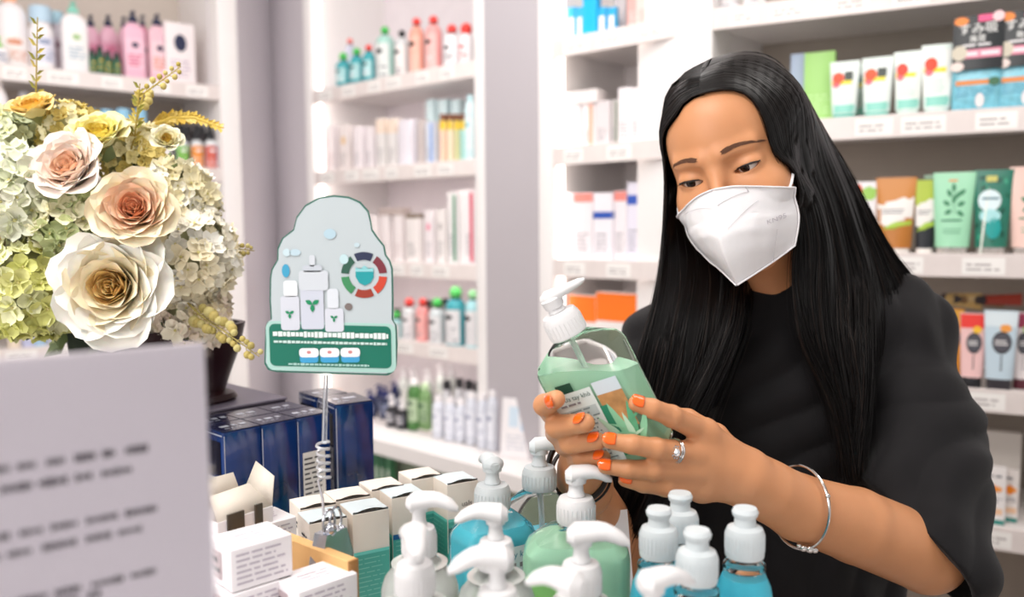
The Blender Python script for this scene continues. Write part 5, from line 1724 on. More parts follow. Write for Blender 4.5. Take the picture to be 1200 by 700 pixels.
def hd_dist(p_):
    """distance to the head surface and outward direction (head coordinates)"""
    q_ = (np.asarray(p_) - hd.lo) / hd.h
    if np.any(q_ < 1) or np.any(q_ > hd.n - 3): return .03, np.array([0, -1., 0])
    i = q_.astype(int); f_ = q_ - i
    c = hd.F[i[0]:i[0] + 2, i[1]:i[1] + 2, i[2]:i[2] + 2].astype(float)
    gx = (c[1] - c[0]).mean(); gy = (c[:, 1] - c[:, 0]).mean(); gz = (c[:, :, 1] - c[:, :, 0]).mean()
    c = c[0] * (1 - f_[0]) + c[1] * f_[0]; c = c[0] * (1 - f_[1]) + c[1] * f_[1]; d = c[0] * (1 - f_[2]) + c[1] * f_[2]
    g = np.array([gx, gy, gz]); n = np.linalg.norm(g)
    return float(d), (g / n if n > 1e-9 else np.array([0, -1., 0]))


# eyes
tgt = np.array(at(690, 470, .74))
EYEW = mat('#dcd2cb', .15, spec=.6)
for s_, c in zip((-1, 1), EYC):
    c = np.array(c) + np.array([0, -.0006, 0])
    g = Hl(tgt) - c; g /= np.linalg.norm(g); g = g * .55 + np.array([0, -1, -.12]) * .45; g /= np.linalg.norm(g)
    M = frame_M(Vector(c), Vector(g))
    m = MB(); m.sphere((0, 0, 0), .0121, EYEW, 32, 20, T=M)
    m.lathe([(0.0056, .01085), (.0052, .0113), (.003, .0120)], mat('#2a1710', .1), 24, T=M)
    m.lathe([(.003, .01195), (.0018, .0123)], mat('#060404', .05), 20, T=M)
    e = m.build('eye', None); e.parent = person; e.matrix_parent_inverse = Matrix(); e.data.transform(PM @ HM)


def skin_pt(x, z, off=.0006):
    y = hd.sample_first(x, z)
    if y is None: y = -.07
    return np.array([x, y - off, z])


DARK = mat('#140d0b', .5)
for s_, c in zip((-1, 1), EYC):
    m = MB(); pts = []; rad = []
    for q_ in range(17):
        t = q_ / 16 * 2 - 1; ts = t
        x = c[0] + ts * s_ * .0148
        z = c[2] - .0030 + .0014 * (ts) - .0010 * (1 - ts * ts) + .0035 * (1 - ts * ts) ** .7 + .0002 + (.0012 if t > .9 else 0)
        y = c[1] - math.sqrt(max(1e-6, .0146 ** 2 - ((x - c[0]) * .86) ** 2 - (z - c[2]) ** 2)) - .0002
        pts.append(Vector(Hw((x, y, z)) - np.array([.33, 1.07, 0]))); rad.append(.0003 + .0007 * (1 - abs(t) ** 2) + (.0004 if t > .3 else 0))
    m.tube(pts, rad, DARK, 6)
    for q_ in range(26):
        t = q_ / 25 * 1.9 - .95; i = (t + 1) / 2 * 16; i0 = min(15, int(i)); b_ = pts[i0].lerp(pts[i0 + 1], i - i0)
        out_ = HR @ Vector((t * s_ * .5 + .2 * s_ * (t > 0), -1.0, -.45)).normalized()
        L = .0045 + .002 * (t > 0)
        m.tube([b_, b_ + out_ * L * .6, b_ + out_ * L + HR @ Vector((0, 0, .0010))], [.00022, .00016, .00005], DARK, 4)
    m.build('eyelashes', person)
    # crease line above the lid and eyebrow
    m = MB(); rr = random.Random(4)
    BR = mat('#6b4a38', .8)
    for q_ in range(300):
        t = rr.random(); wdt = .0030 * (1 - .8 * t) * (1 if t > .08 else .7)
        x = s_ * (.0130 + .036 * t); z = .0185 + .0045 * math.sin(t * 2.2) - .004 * t * t + rr.uniform(-wdt, wdt)
        p1 = skin_pt(x, z, .0003); L = .005 + .003 * rr.random()
        x2 = x + s_ * L * .9; z2 = z + L * (.35 - .6 * t)
        p2 = skin_pt(x2, z2, .0006)
        m.tube([Vector(Hw(p1) - np.array([.33, 1.07, 0])), Vector(Hw((p1 + p2) / 2 + np.array([0, -.0003, 0])) - np.array([.33, 1.07, 0])), Vector(Hw(p2) - np.array([.33, 1.07, 0]))], [.00022, .00022, .00008], BR, 4)
    m.build('eyebrow', person)

# nails
NAIL = mat('#ff6a17', .15, coat=.8)


def nail(tip, prev, r, up, L=.0115, w=.0105, back=.004):
    tip = Vector(tip); prev = Vector(prev); ax = (tip - prev).normalized(); up = Vector(up); up = (up - ax * up.dot(ax)).normalized(); sd = ax.cross(up)
    P = []
    for i in range(9):
        t = i / 8
        row = []
        wv = w * (1 if t < .45 else math.sqrt(max(.02, 1 - ((t - .45) / .56) ** 2))) * (.88 + .12 * min(1, t * 4))
        for j in range(9):
            u = j / 8 * 2 - 1
            a = u * wv / 2 / r
            rad = r * 1.02 + .0005 - .0018 * max(0, t - .4) ** 2
            row.append(tuple(tip + ax * (-back - .001 + L * t) + (up * math.cos(a) + sd * math.sin(a)) * rad))
        P.append(row)
    m = MB(); m.grid(P, NAIL)
    o = m.build('fingernail', body, 'glossy orange fingernail'); o.data.transform(PM)
    md = o.modifiers.new('s', 'SOLIDIFY'); md.thickness = .0007; md.offset = 1
    return o


camdir = lambda p: (Vector((0, 0, CAMZ)) - Vector(p)).normalized()
for i, (pts, rs) in enumerate(Lf[:4]):
    nail(pts[-1], pts[-2], rs[-1] * 1.02, camdir(pts[-1]) + Vector((-.1, 0, (.7, .5, .4, .5)[i])), w=(.0115, .0110, .0105, .0095)[i])
for i, (pts, rs) in enumerate(Rf[:4]):
    nail(pts[-1], pts[-2], rs[-1] * 1.02, camdir(pts[-1]) + Vector((.1, 0, (.1, .5, .5, .4)[i])), w=(.0120, .0115, .0105, .0095)[i], L=.012, back=.004)
nail(Lf[4][0][-1], Lf[4][0][-2], .009, (0, 1, .2)); nail(Rf[4][0][-1], Rf[4][0][-2], .009, (0, 1, .2))


def world_build(m, name, label=None):
    o = m.build(name, person, label); o.data.transform(PM); return o


# ring, bracelets
def torus_pts(c, n, r, r2=None, k=40, up=(0, 0, 1)):
    n = Vector(n).normalized(); a = Vector(up); a = (a - n * a.dot(n)).normalized(); b = n.cross(a)
    return [Vector(c) + a * math.cos(2 * math.pi * i / k) * r + b * math.sin(2 * math.pi * i / k) * (r2 or r) for i in range(k + 1)]


SV = mat('#d9d6d4', .15, metal=1)
rc_ = Vector(Pn(791, 529, .741)); rn = Vector(Pn(768, 526, .727)) - Vector(kn[1])
m = MB(); m.tube(torus_pts(rc_, rn, .0106), .0010, SV, 8, cap=False)
m.tube(torus_pts(rc_ + rn.normalized() * .0024, rn, .0105), .0006, SV, 8, cap=False)
st = rc_ + camdir(rc_) * .0118 + Vector((.001, 0, -.001))
m.sphere(tuple(st), .0038, mat('#f2f4f8', .05, metal=.7), 8, 5)
for k in range(10):
    a = 2 * math.pi * k / 10; u_ = rn.normalized(); v_ = u_.cross(camdir(rc_)).normalized()
    m.sphere(tuple(st + (u_ * math.cos(a) + v_ * math.sin(a)) * .0052), .0012, SV, 6, 4)
world_build(m, 'ring', 'silver ring with a clear stone')
bc = Vector(Pn(936, 594, .822)); bn = Vector(LMID) - Vector(LW)
m = MB(); bp = torus_pts(bc, bn + Vector((.01, 0, .05)), .0405, .0395, 60)
m.tube(bp, .0015, SV, 8, cap=False)
cl = bc + Vector((-.004, -.034, -.0175))
nb = min(bp, key=lambda p_: p_.z + p_.y * .6)
for dx_, dz_, r_ in ((0, 0, .0042), (-.006, .001, .0038), (.005, -.001, .0034), (-.0105, .0035, .0026)):
    m.sphere((nb.x + dx_, nb.y - .002, nb.z + dz_), r_, SV, 9, 6)
b2 = Vector(Pn(951, 582, .79))
tp = min(bp, key=lambda p_: (p_ - b2).length); m.sphere(tuple(tp), .0028, SV, 10, 6)
world_build(m, 'bracelet', 'thin silver bangle with charm beads')
BB = mat('#18120f', .35)
wc = Vector(Pn(681, 553, .85)); wn = Vector(RE) - Vector(RW)
m = MB(); m.tube(torus_pts(wc + Vector((-.004, -.008, .006)), wn + Vector((0, .12, .05)), .033, .030, 40), .0030, BB, 8, cap=False)
m.tube(torus_pts(wc + Vector((0, .006, -.004)), wn + Vector((0, .05, .0)), .0325, .031, 40), .0022, BB, 8, cap=False)
world_build(m, 'wristband', 'dark brown band around the wrist')
m = MB()
for i in range(4): q = Pn(666 + 3 * i, 524 + 5 * i, .782 - .002 * i); m.sphere(tuple(q), .0026 if i % 2 else .0018, SV if i % 2 else mat('#8a2a2a', .3), 8, 6)
world_build(m, 'bead_charm', 'small silver and red beads')

# ------------------------------------------------------------------ t-shirt
SHIRT = mat('#0f0d10', .75, var=.12, vscale=60, bump=.25, bscale=1500, sheen=.07, spec=.3)
SLD = Pn(1050, 402, 1.055)
# one common grid
shl = (-.02, .74, .80); shh = (.66, 1.28, 1.42); SHH = .003
S1 = Field(shl, shh, SHH)
S1.ell((TC[0] - .005, TC[1] - .005, 1.12), (.178, .118, .30), .03)
S1.cone((TC[0], TC[1], 1.12), (TC[0] + .005, TC[1], .84), .150, .160, .04, flat=((0, 1, 0), 1.38))
S1.cone(NECK + np.array([0, .005, -.040]), SLD, .048, .060, .03)
S1.cone(NECK + np.array([0, .005, -.045]), Pn(783, 412, 1.12), .046, .060, .03)
S1.cone(NECK + np.array([0, .0, -.03]), NECK + np.array([0, .02, -.15]), .058, .10, .03)
S1.cone(NECK + np.array([0, .01, -.03]), Pn(1046, 380, 1.065), .050, .054, .03)
_, X, Y, Z = S1.sub(shl, shh)
wv = .004 * np.sin(38 * X + 26 * Z + 2 * np.sin(14 * Z)) * np.clip((1.28 - Z) / .1, 0, 1) + .0025 * np.sin(70 * (X + .6 * Z) + 30 * Y)
wv = wv - .006 * np.abs(np.sin(.5 * (90 * X - 70 * Z + 4 * np.sin(16 * Z + 9 * X))))
S1.F = (S1.F + wv).astype(np.float32)


def add_sleeve(top, mid, bot, rs, cutp, cutn, hole):
    g = Field(shl, shh, SHH)
    g.cone(top, mid, rs[0], rs[1], .02); g.cone(mid, bot, rs[1], rs[2], .02)
    a = np.array(top); ab = np.array(bot) - a; ab /= np.linalg.norm(ab)
    t = (X - a[0]) * ab[0] + (Y - a[1]) * ab[1] + (Z - a[2]) * ab[2]
    ph = t * 70 + 34 * X - 22 * Y + 1.8 * np.sin(30 * Z + 20 * X)
    fine = -.0060 * np.abs(np.sin(.5 * (t * 120 + 70 * X + 50 * Y + 3 * np.sin(22 * Z + 15 * X)))) * np.clip((t - .03) / .1, 0, 1)
    g.F = (g.F + fine + .0026 * np.sin(ph) * np.clip((t - .06) / .08, 0, 1) + .003 * np.sin(t * 38 - 45 * Y + 1)).astype(np.float32)
    n = np.array(cutn, float); n /= np.linalg.norm(n)
    D = ((X - cutp[0]) * n[0] + (Y - cutp[1]) * n[1] + (Z - cutp[2]) * n[2] + .0025 * np.sin(70 * X + 40 * Y)).astype(np.float32)
    g.F = np.maximum(g.F, D)
    # hollow near the hem
    h2 = Field(shl, shh, SHH); h2.cone(top, mid, rs[0] - .010, rs[1] - .010, .02); h2.cone(mid, bot, rs[1] - .010, rs[2] - .010, .02)
    hol = np.maximum(h2.F + .0026 * np.sin(ph) * np.clip((t - .06) / .08, 0, 1), -(D + .045))
    g.F = np.maximum(g.F, -hol).astype(np.float32)
    return g


g = add_sleeve(SLD, Pn(1078, 520, .985), Pn(1070, 664, .900), (.059, .065, .076), Pn(1074, 630, .88), (-.80, -.10, -.60), None)
S1.merge(g, .012)
g = add_sleeve(Pn(783, 412, 1.12), Pn(762, 520, 1.08), Pn(735, 640, 1.02), (.060, .066, .074), Pn(728, 615, 1.0), (-.25, -.45, -.85), None)
S1.merge(g, .012)
# neck opening
nkd = Hw((0, .015, -.05)); nb_ = NECK + np.array([0, .01, -.02])
S1.cone(NECK + np.array([0, 0, -.05]), NECK + np.array([-.004, -.010, .020]), .075, .0635, .02)
S1.cone(NECK + np.array([0, 0, -.02]), NECK + np.array([-.012, -.015, .08]), .0555, .060, .004, 'sub')
V5, Q5 = S1.mesh(); V5 = smooth(V5, Q5, 2, .5)
shirt = mesh_obj('t_shirt', local(V5), Q5, SHIRT, person)
m = MB(); ax = NECK - nkd; ax /= np.linalg.norm(ax)
m.tube(torus_pts(Vector(NECK + np.array([-.004, -.011, .024])), Vector((.06, -.12, 1)), .059, .059, 48), .0060, SHIRT, 8, cap=False)
world_build(m, 'collar')
TRO = mat('#1c1d24', .8)
tr = Field((.10, .90, -.01), (.60, 1.26, .98), .008)
tr.ell((TC[0], TC[1], .90), (.160, .108, .10), .04)
for s_ in (-1, 1):
    tr.cone((TC[0] + s_ * .08, TC[1], .88), (TC[0] + s_ * .085, TC[1] - .01, .48), .090, .066, .03)
    tr.cone((TC[0] + s_ * .085, TC[1] - .01, .48), (TC[0] + s_ * .09, TC[1] + .01, .10), .066, .054, .02)
Vq, Qq = tr.mesh(); mesh_obj('trousers', local(smooth(Vq, Qq, 2)), Qq, TRO, person)
for s_ in (-1, 1):
    m = MB(); m.loft([ring(.085, .26, 0, 3), ring(.088, .265, .02, 3), ring(.08, .24, .05, 2.5), ring(.07, .12, .085, 2.2, c=(0, .05))], mat('#e8e6e4', .5), T=Matrix.Translation((TC[0] + s_ * .095 - .33, TC[1] - .055 - 1.07, 0)))
    m.build('shoe', person)

# ------------------------------------------------------------------ mask
MASK = mat('#efecee', .75, var=.012, vscale=120, bump=.3, bscale=1800, sub=.05)


def cr(P, n):
    P = [np.array(p_, float) for p_ in P]; out_ = []
    for i in range(n):
        t = i / (n - 1) * (len(P) - 1); j = min(int(t), len(P) - 2); u = t - j
        a, b, c, d = P[max(j - 1, 0)], P[j], P[j + 1], P[min(j + 2, len(P) - 1)]
        out_.append(.5 * ((2 * b) + (c - a) * u + (2 * a - 5 * b + 4 * c - d) * u * u + (3 * b - a - 3 * c + d) * u ** 3))
    return np.array(out_)


def lerp_path(P, n):
    P = np.array(P, float); s_ = np.linspace(0, len(P) - 1, n); j = np.minimum(s_.astype(int), len(P) - 2); u = (s_ - j)[:, None]
    return P[j] * (1 - u) + P[j + 1] * u


NU = NV = 24
ridge = cr([(0, -.106, -.015), (0, -.117, -.038), (0, -.131, -.062)], 13)
ridge = np.concatenate([ridge, cr([(0, -.132, -.062), (0, -.131, -.090), (0, -.120, -.119)], 12)[1:]])
NV = len(ridge) - 1
mv = []; mf = []
SIDES = {}
for s_ in (-1, 1):
    BC = (.052, -.054, -.102) if s_ > 0 else (.056, -.050, -.080)
    edge = cr([(.062, -.044, -.040), (.063, -.046, -.072 if s_ > 0 else -.062), BC], NV + 1)
    topc = cr([(0, -.106, -.015), (.020, -.100, -.018), (.044, -.082, -.028), (.062, -.044, -.040)], NU + 1)
    CH = np.array([0, -.120, -.119]); BCa = np.array(BC)
    botc = cr([CH, CH * .66 + BCa * .34 + np.array([0, .003, -.001]), CH * .33 + BCa * .67 + np.array([0, .002, -.001]), BCa], NU + 1)
    G = np.zeros((NV + 1, NU + 1, 3))
    for i in range(NV + 1):
        v = i / NV
        for j in range(NU + 1):
            u = j / NU
            L_ = (1 - u) * ridge[i] + u * edge[i]; T_ = (1 - v) * topc[j] + v * botc[j]
            B_ = (1 - u) * (1 - v) * topc[0] + u * (1 - v) * topc[-1] + (1 - u) * v * botc[0] + u * v * botc[-1]
            p_ = L_ + T_ - B_
            bul = math.sin(math.pi * u) * math.sin(math.pi * min(1, v + .0))
            p_ = p_ + np.array([.35, -.7, 0]) * .0055 * bul
            # folded panel lines
            e = abs(v - (.30 + .10 * u)); p_ = p_ + np.array([.2, -.9, .2]) * (-.0016 * math.exp(-(e / .03) ** 2)) * min(1, u * 8) * (1 if u < .9 else 0)
            p_ = p_ + np.array([0, -1, 0]) * (.0005 * math.sin(23 * u + 9 * v) + .0005 * math.sin(31 * v - 7 * u)) * bul
            G[i, j] = p_
    for it_ in range(4):
        for i in range(NV + 1):
            for j in range(NU + 1):
                d_, g_ = hd_dist(G[i, j])
                if d_ < .0030: G[i, j] += g_ * (.0030 - d_)
    G[:, :, 0] *= s_
    SIDES[s_] = G
    for sgn_off in (0,):
        o0 = len(mv); mv += [tuple(q_) for q_ in G.reshape(-1, 3)]
        for i in range(NV):
            for j in range(NU):
                a = o0 + i * (NU + 1) + j; f_ = (a, a + NU + 1, a + NU + 2, a + 1)
                mf.append(f_ if s_ > 0 else f_[::-1])
m = MB(); m.add([tuple(Vector(Hw(p_) - np.array([.33, 1.07, 0]))) for p_ in mv], mf, MASK)
mo = m.build('face_mask', person, 'white folded respirator mask', sharp=22)
md = mo.modifiers.new('s', 'SOLIDIFY'); md.thickness = .0010


def mS(side):
    G = SIDES[side]

    def S(u, v, off):
        i = max(0, min(NV - 1e-4, v * NV)); j = max(0, min(NU - 1e-4, u * NU)); i0, j0 = int(i), int(j); fi, fj = i - i0, j - j0
        p_ = (G[i0, j0] * (1 - fj) + G[i0, j0 + 1] * fj) * (1 - fi) + (G[i0 + 1, j0] * (1 - fj) + G[i0 + 1, j0 + 1] * fj) * fi
        du = G[i0, j0 + 1] - G[i0, j0]; dv_ = G[i0 + 1, j0] - G[i0, j0]
        n = np.cross(du, dv_) * side; n /= np.linalg.norm(n) + 1e-9
        if n[1] > 0: n = -n
        return Vector(Hw(p_ + n * (off + .0009)) - np.array([.33, 1.07, 0]))
    return S


m = MB(); S = mS(1); DOT = mat('#b9b4b8', .8)


def stitch(S, a, b, n, r=.0005):
    for k in range(n):
        t = k / (n - 1); m.sphere(tuple(S(a[0] + (b[0] - a[0]) * t, a[1] + (b[1] - a[1]) * t, 0)), r, DOT, 5, 4)


stitch(S, (.04, .20), (.48, .10), 26); stitch(S, (.48, .10), (.46, .0), 8); stitch(S, (.14, .45), (.55, .22), 26)
stitch(S, (.70, .62), (.60, .98), 18); stitch(mS(-1), (.1, .22), (.7, .12), 18)
for sd in (-1, 1):
    Sx = mS(sd)
    m.tube([Sx(u / 20, .008, .0002) for u in range(20)], .0010, MASK, 6)
    m.tube([Sx(.985, v / 20, .0002) for v in range(21)], .0010, MASK, 6)
    m.tube([Sx(u / 20, .99, .0002) for u in range(21)], .0010, MASK, 6)
text_mesh('KN95', .0070, m, lambda x, y, of: S(.70 + x * 14, .50 - y * 13 - x * 2.5, .0003), mat('#c2bdc4', .8), .0003)
m.build('mask_seam', person)
for sd in (-1, 1):
    m = MB()
    Sx = mS(sd)
    e0 = np.array((sd * .060, -.050, -.038)); e1_ = np.array((sd * .051, -.056, -.098 if sd > 0 else -.078)); er = np.array((sd * .070, .012, -.006)); er2 = np.array((sd * .070, .020, -.030))
    m.tube([Vector(Hw(p_) - np.array([.33, 1.07, 0])) for p_ in cr([e0 + np.array([0, -.006, -.004]), e0 + np.array([sd * .006, .002, .004]), er + np.array([0, -.02, 0]), er, er2, (er2 + e1_) / 2, e1_], 26)], .0016, MASK, 8)
    m.build('ear_loop', person)

# ------------------------------------------------------------------ hair
HAIRC = mat('#080505', .36, spec=.34, var=.3, vscale=40)
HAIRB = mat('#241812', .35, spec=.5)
SC0 = np.array([0, .018, .032]); SR0 = np.array([.078, .098, .088])


def E(az, el, g=1.):
    a, e = math.radians(az), math.radians(el)
    return Hw(SC0 + SR0 * g * np.array([math.sin(a) * math.cos(e), -math.cos(a) * math.cos(e), math.sin(e)]))


p3 = Pn


def sf(px, py, lift=.0025):
    """point just above the head surface on the sight line of px,py"""
    for q_ in range(400):
        p_ = Pn(px, py, .86 + q_ * .0006)
        if hd_dist(Hl(p_))[0] < lift: return p_
    return Pn(px, py, .96)


GR = [
    [sf(821, 112), sf(846, 107), sf(871, 111), sf(887, 128), sf(897, 155), sf(907, 183), p3(921, 205, .935), p3(930, 232, .945), p3(932, 280, .955), p3(930, 330, .955), p3(942, 400, .942), p3(978, 480, .935), p3(992, 560, .925)],
    [E(3, 48), E(38, 47, 1.03), E(58, 30, 1.05), E(68, 5, 1.07), p3(926, 190, .945), p3(948, 240, .96), p3(958, 290, .965), p3(957, 340, .958), p3(962, 400, .945), p3(984, 480, .935), p3(998, 560, .925)],
    [E(0, 60), E(60, 58, 1.03), E(84, 38, 1.08), E(90, 8, 1.12), p3(955, 195, .985), p3(970, 240, .99), p3(982, 290, .995), p3(990, 340, .985), p3(993, 400, .955), p3(1001, 470, .94), p3(1004, 560, .935)],
    [E(0, 75), E(82, 64, 1.04), E(100, 42, 1.09), E(108, 10, 1.10), p3(972, 185, 1.01), p3(990, 230, 1.01), p3(1006, 280, 1.02), p3(1018, 322, 1.01), p3(1022, 390, .972), p3(1018, 455, .955), p3(1008, 530, .945)],
    [E(180, 85), E(100, 62, 1.05), E(112, 40, 1.10), E(122, 8, 1.12), p3(972, 170, 1.05), p3(994, 205, 1.05), p3(1016, 250, 1.06), p3(1040, 296, 1.07), p3(1062, 328, 1.08), p3(1068, 345, 1.13), p3(1055, 420, 1.19)],
    [E(180, 70), E(140, 50, 1.04), E(145, 28, 1.08), E(150, 0, 1.10), p3(945, 180, 1.11), p3(965, 220, 1.12), p3(985, 260, 1.13), p3(1005, 300, 1.14), p3(1020, 335, 1.15), p3(1020, 380, 1.19), p3(1010, 440, 1.22)],
]
GL = [
    [sf(825, 110), sf(804, 120), sf(791, 139), p3(783, 160, .975), p3(780, 190, .99), p3(781, 218, 1.0), p3(779, 260, .99), p3(775, 310, .975), p3(766, 360, .955), p3(750, 420, .94), p3(735, 500, .93), p3(700, 640, .92)],
    [E(4, 50), E(-60, 50, 1.02), E(-80, 30, 1.02), E(-86, 5, 1.02), p3(785, 218, 1.02), p3(789, 270, 1.01), p3(792, 320, .985), p3(786, 370, .955), p3(772, 430, .94), p3(752, 510, .93), p3(712, 650, .92)],
    [E(10, 62), E(-75, 60, 1.03), E(-98, 34, 1.03), E(-102, 5, 1.03), p3(801, 222, 1.04), p3(808, 275, 1.02), p3(815, 325, .99), p3(808, 375, .958), p3(794, 440, .94), p3(770, 510, .93), p3(728, 640, .92)],
    [E(20, 75), E(-95, 64, 1.03), E(-118, 36, 1.03), E(-120, 5, 1.03), p3(824, 224, 1.06), p3(834, 280, 1.03), p3(842, 330, .99), p3(838, 380, .96), p3(822, 440, .942), p3(795, 505, .93), p3(745, 620, .92)],
    [E(180, 85), E(-120, 64, 1.03), E(-135, 36, 1.03), E(-136, 5, 1.03), p3(846, 228, 1.08), p3(858, 285, 1.04), p3(868, 330, .99), p3(862, 380, .958), p3(838, 440, .94), p3(812, 495, .93), p3(772, 590, .92)],
    [E(180, 70), E(-160, 60, 1.03), E(-165, 30, 1.04), E(-165, 0, 1.04), p3(880, 220, 1.12), p3(895, 270, 1.13), p3(905, 310, 1.14), p3(910, 350, 1.18), p3(912, 400, 1.21), p3(912, 440, 1.22), p3(912, 500, 1.23)],
]


def fam_curves(G, na, n):
    """dense sheet (na guides, n points)"""
    D = []
    for g_ in G:
        q_ = cr(g_, 300); s_ = np.concatenate([[0], np.cumsum(np.linalg.norm(np.diff(q_, axis=0), axis=1))]); s_ /= s_[-1]
        D.append(np.stack([np.interp(np.linspace(0, 1, n), s_, q_[:, a]) for a in range(3)], 1))
    D = np.array(D)
    idx = np.linspace(0, len(G) - 1, na)
    out_ = np.zeros((na, n, 3))
    for j in range(n):
        c = D[:, j]
        for q_, t in enumerate(idx):
            k = min(int(t), len(G) - 2); u = t - k
            a, b, c_, d = c[max(k - 1, 0)], c[k], c[k + 1], c[min(k + 2, len(G) - 1)]
            out_[q_, j] = .5 * ((2 * b) + (c_ - a) * u + (2 * a - 5 * b + 4 * c_ - d) * u * u + (3 * b - a - 3 * c_ + d) * u ** 3)
    return out_


def strands(P, r0, r1, seg=3):
    """P: (N,n,3) -> tube verts/faces"""
    N, n, _ = P.shape
    T = np.gradient(P, axis=1); T /= np.linalg.norm(T, axis=2, keepdims=True) + 1e-9
    up = np.array([.31, -.9, .2]); A = up - T * (T @ up)[..., None]; A /= np.linalg.norm(A, axis=2, keepdims=True) + 1e-9
    B = np.cross(T, A); rad = np.linspace(r0, r1, n)[None, :, None]
    rings = [P + (A * math.cos(2 * math.pi * k / seg) + B * math.sin(2 * math.pi * k / seg)) * rad for k in range(seg)]
    V = np.stack(rings, 2)  # N,n,seg,3
    base = (np.arange(N)[:, None, None] * n + np.arange(n - 1)[None, :, None]) * seg
    k = np.arange(seg)[None, None, :]; k1 = (np.arange(seg) + 1)[None, None, :] % seg
    Q = np.stack([base + k, base + k1, base + seg + k1, base + seg + k], -1).reshape(-1, 4)
    return V.reshape(-1, 3), Q


def push_out(P, lift):
    sh_ = P.shape; Q_ = Hl(P.reshape(-1, 3)); A = hd.F
    for it_ in range(4):
        g_ = (Q_ - hd.lo) / hd.h; ok = np.all((g_ > 1) & (g_ < hd.n - 3), axis=1)
        i = g_[ok].astype(int); x, y, z = i.T
        d = A[x, y, z].astype(float); f_ = g_[ok] - i
        gx = A[x + 1, y, z] - A[x - 1, y, z]; gy = A[x, y + 1, z] - A[x, y - 1, z]; gz = A[x, y, z + 1] - A[x, y, z - 1]
        g = np.stack([gx, gy, gz], 1).astype(float); n = np.linalg.norm(g, axis=1, keepdims=True) + 1e-9; g /= n
        d = d + (f_ * g).sum(1) * hd.h
        # the neck is left alone
        mv_ = np.clip(lift - d, 0, .02) * (Q_[ok][:, 2] > -.06)
        Q_[ok] += g * mv_[:, None]
    return Hw(Q_).reshape(sh_)


hv = []; hq = []; hn = 0
hv2 = []; hq2 = []; hn2 = 0
NP = 44
for G, cnt in ((GR, 2300), (GL, 2000)):
    na = 420
    D = fam_curves(G, na, NP)
    D = push_out(D, .0035)
    # sheet with thickness
    du = np.gradient(D, axis=0); dv_ = np.gradient(D, axis=1); nrm = np.cross(du, dv_); nrm /= np.linalg.norm(nrm, axis=2, keepdims=True) + 1e-9
    nsheet = int(NP * .86)
    wob = (rng.normal(0, 1, (na, 1, 1)) * .0008)
    top = D[:, :nsheet] + nrm[:, :nsheet] * (.0006 + wob); bot = D[:, :nsheet] - nrm[:, :nsheet] * .003
    # inward side must face the head: fine either way, thin closed shell
    V = np.concatenate([top.reshape(-1, 3), bot.reshape(-1, 3)])
    i, j = np.meshgrid(np.arange(na - 1), np.arange(nsheet - 1), indexing='ij'); a = (i * nsheet + j).ravel()
    q1 = np.stack([a, a + nsheet, a + nsheet + 1, a + 1], 1); q2 = q1[:, ::-1] + na * nsheet
    hv.append(V); hq.append(np.concatenate([q1, q2]) + hn); hn += len(V)
    # strands
    t = rng.random(cnt) * (na - 1.001); k = t.astype(int); u = (t - k)[:, None, None]
    P = D[k] * (1 - u) + D[k + 1] * u
    N_ = nrm[k]
    clump = np.round(t / (na - 1) * 46) ; crng = np.random.default_rng(5); coff = crng.normal(0, 1, (60, 3)) ; co = coff[clump.astype(int)]
    s_ = np.linspace(0, 1, NP)[None, :, None]
    grow = np.clip((s_ - .28) / .4, 0, 1)
    P = P + N_ * ((rng.uniform(-.0022, .0030, (cnt, 1, 1)) * grow + rng.uniform(.0002, .0026, (cnt, 1, 1)) * (1 - grow)) * np.sign((N_ * (P - HT)).sum(2, keepdims=True))) + co[:, None, :] * .0028 * grow ** 1.5
    ph = rng.uniform(0, 6.28, (cnt, 1, 1)); P = P + rng.normal(0, 1, (cnt, 1, 3)) * .0026 * grow ** 2 + np.sin(s_ * 9 + ph) * rng.normal(0, 1, (cnt, 1, 3)) * .0012 * grow
    ln = rng.uniform(.88, 1.03, cnt)
    # shorten strands
    x = np.linspace(0, 1, NP)
    for q_ in range(cnt):
        xs = np.clip(x * min(1, ln[q_]), 0, 1) * (NP - 1); k0 = np.minimum(xs.astype(int), NP - 2); w_ = (xs - k0)[:, None]
        P[q_] = P[q_][k0] * (1 - w_) + P[q_][k0 + 1] * w_
    P = push_out(P, .0046) + N_ * 0
    sel = rng.random(cnt) < .16
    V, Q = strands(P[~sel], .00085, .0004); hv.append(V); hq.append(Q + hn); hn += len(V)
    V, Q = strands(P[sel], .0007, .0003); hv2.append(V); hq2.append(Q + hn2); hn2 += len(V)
# flyaway strands
fl_ = 120
base = fam_curves(GR, 60, NP); base2 = fam_curves(GL, 60, NP)
P = np.concatenate([base[rng.integers(0, 59, fl_)], base2[rng.integers(0, 59, fl_)]])
s_ = np.linspace(0, 1, NP)[None, :, None]
P = P + rng.normal(0, 1, (2 * fl_, 1, 3)) * .010 * np.clip(s_ - .15, 0, 1) * 1.4 + np.array([0, 0, .0015]) + np.sin(s_ * 7 + rng.uniform(0, 6, (2 * fl_, 1, 1))) * rng.normal(0, 1, (2 * fl_, 1, 3)) * .003 * s_
V, Q = strands(P, .00030, .00014); hv.append(V); hq.append(Q + hn); hn += len(V)
hair = mesh_obj('hair', local(np.concatenate(hv)), np.concatenate(hq), HAIRC, person, label='long straight black hair')
mesh_obj('hair_strands', local(np.concatenate(hv2)), np.concatenate(hq2), HAIRB, person, label='dark brown strands among the black hair')  # a small share of the strands in a lighter brown
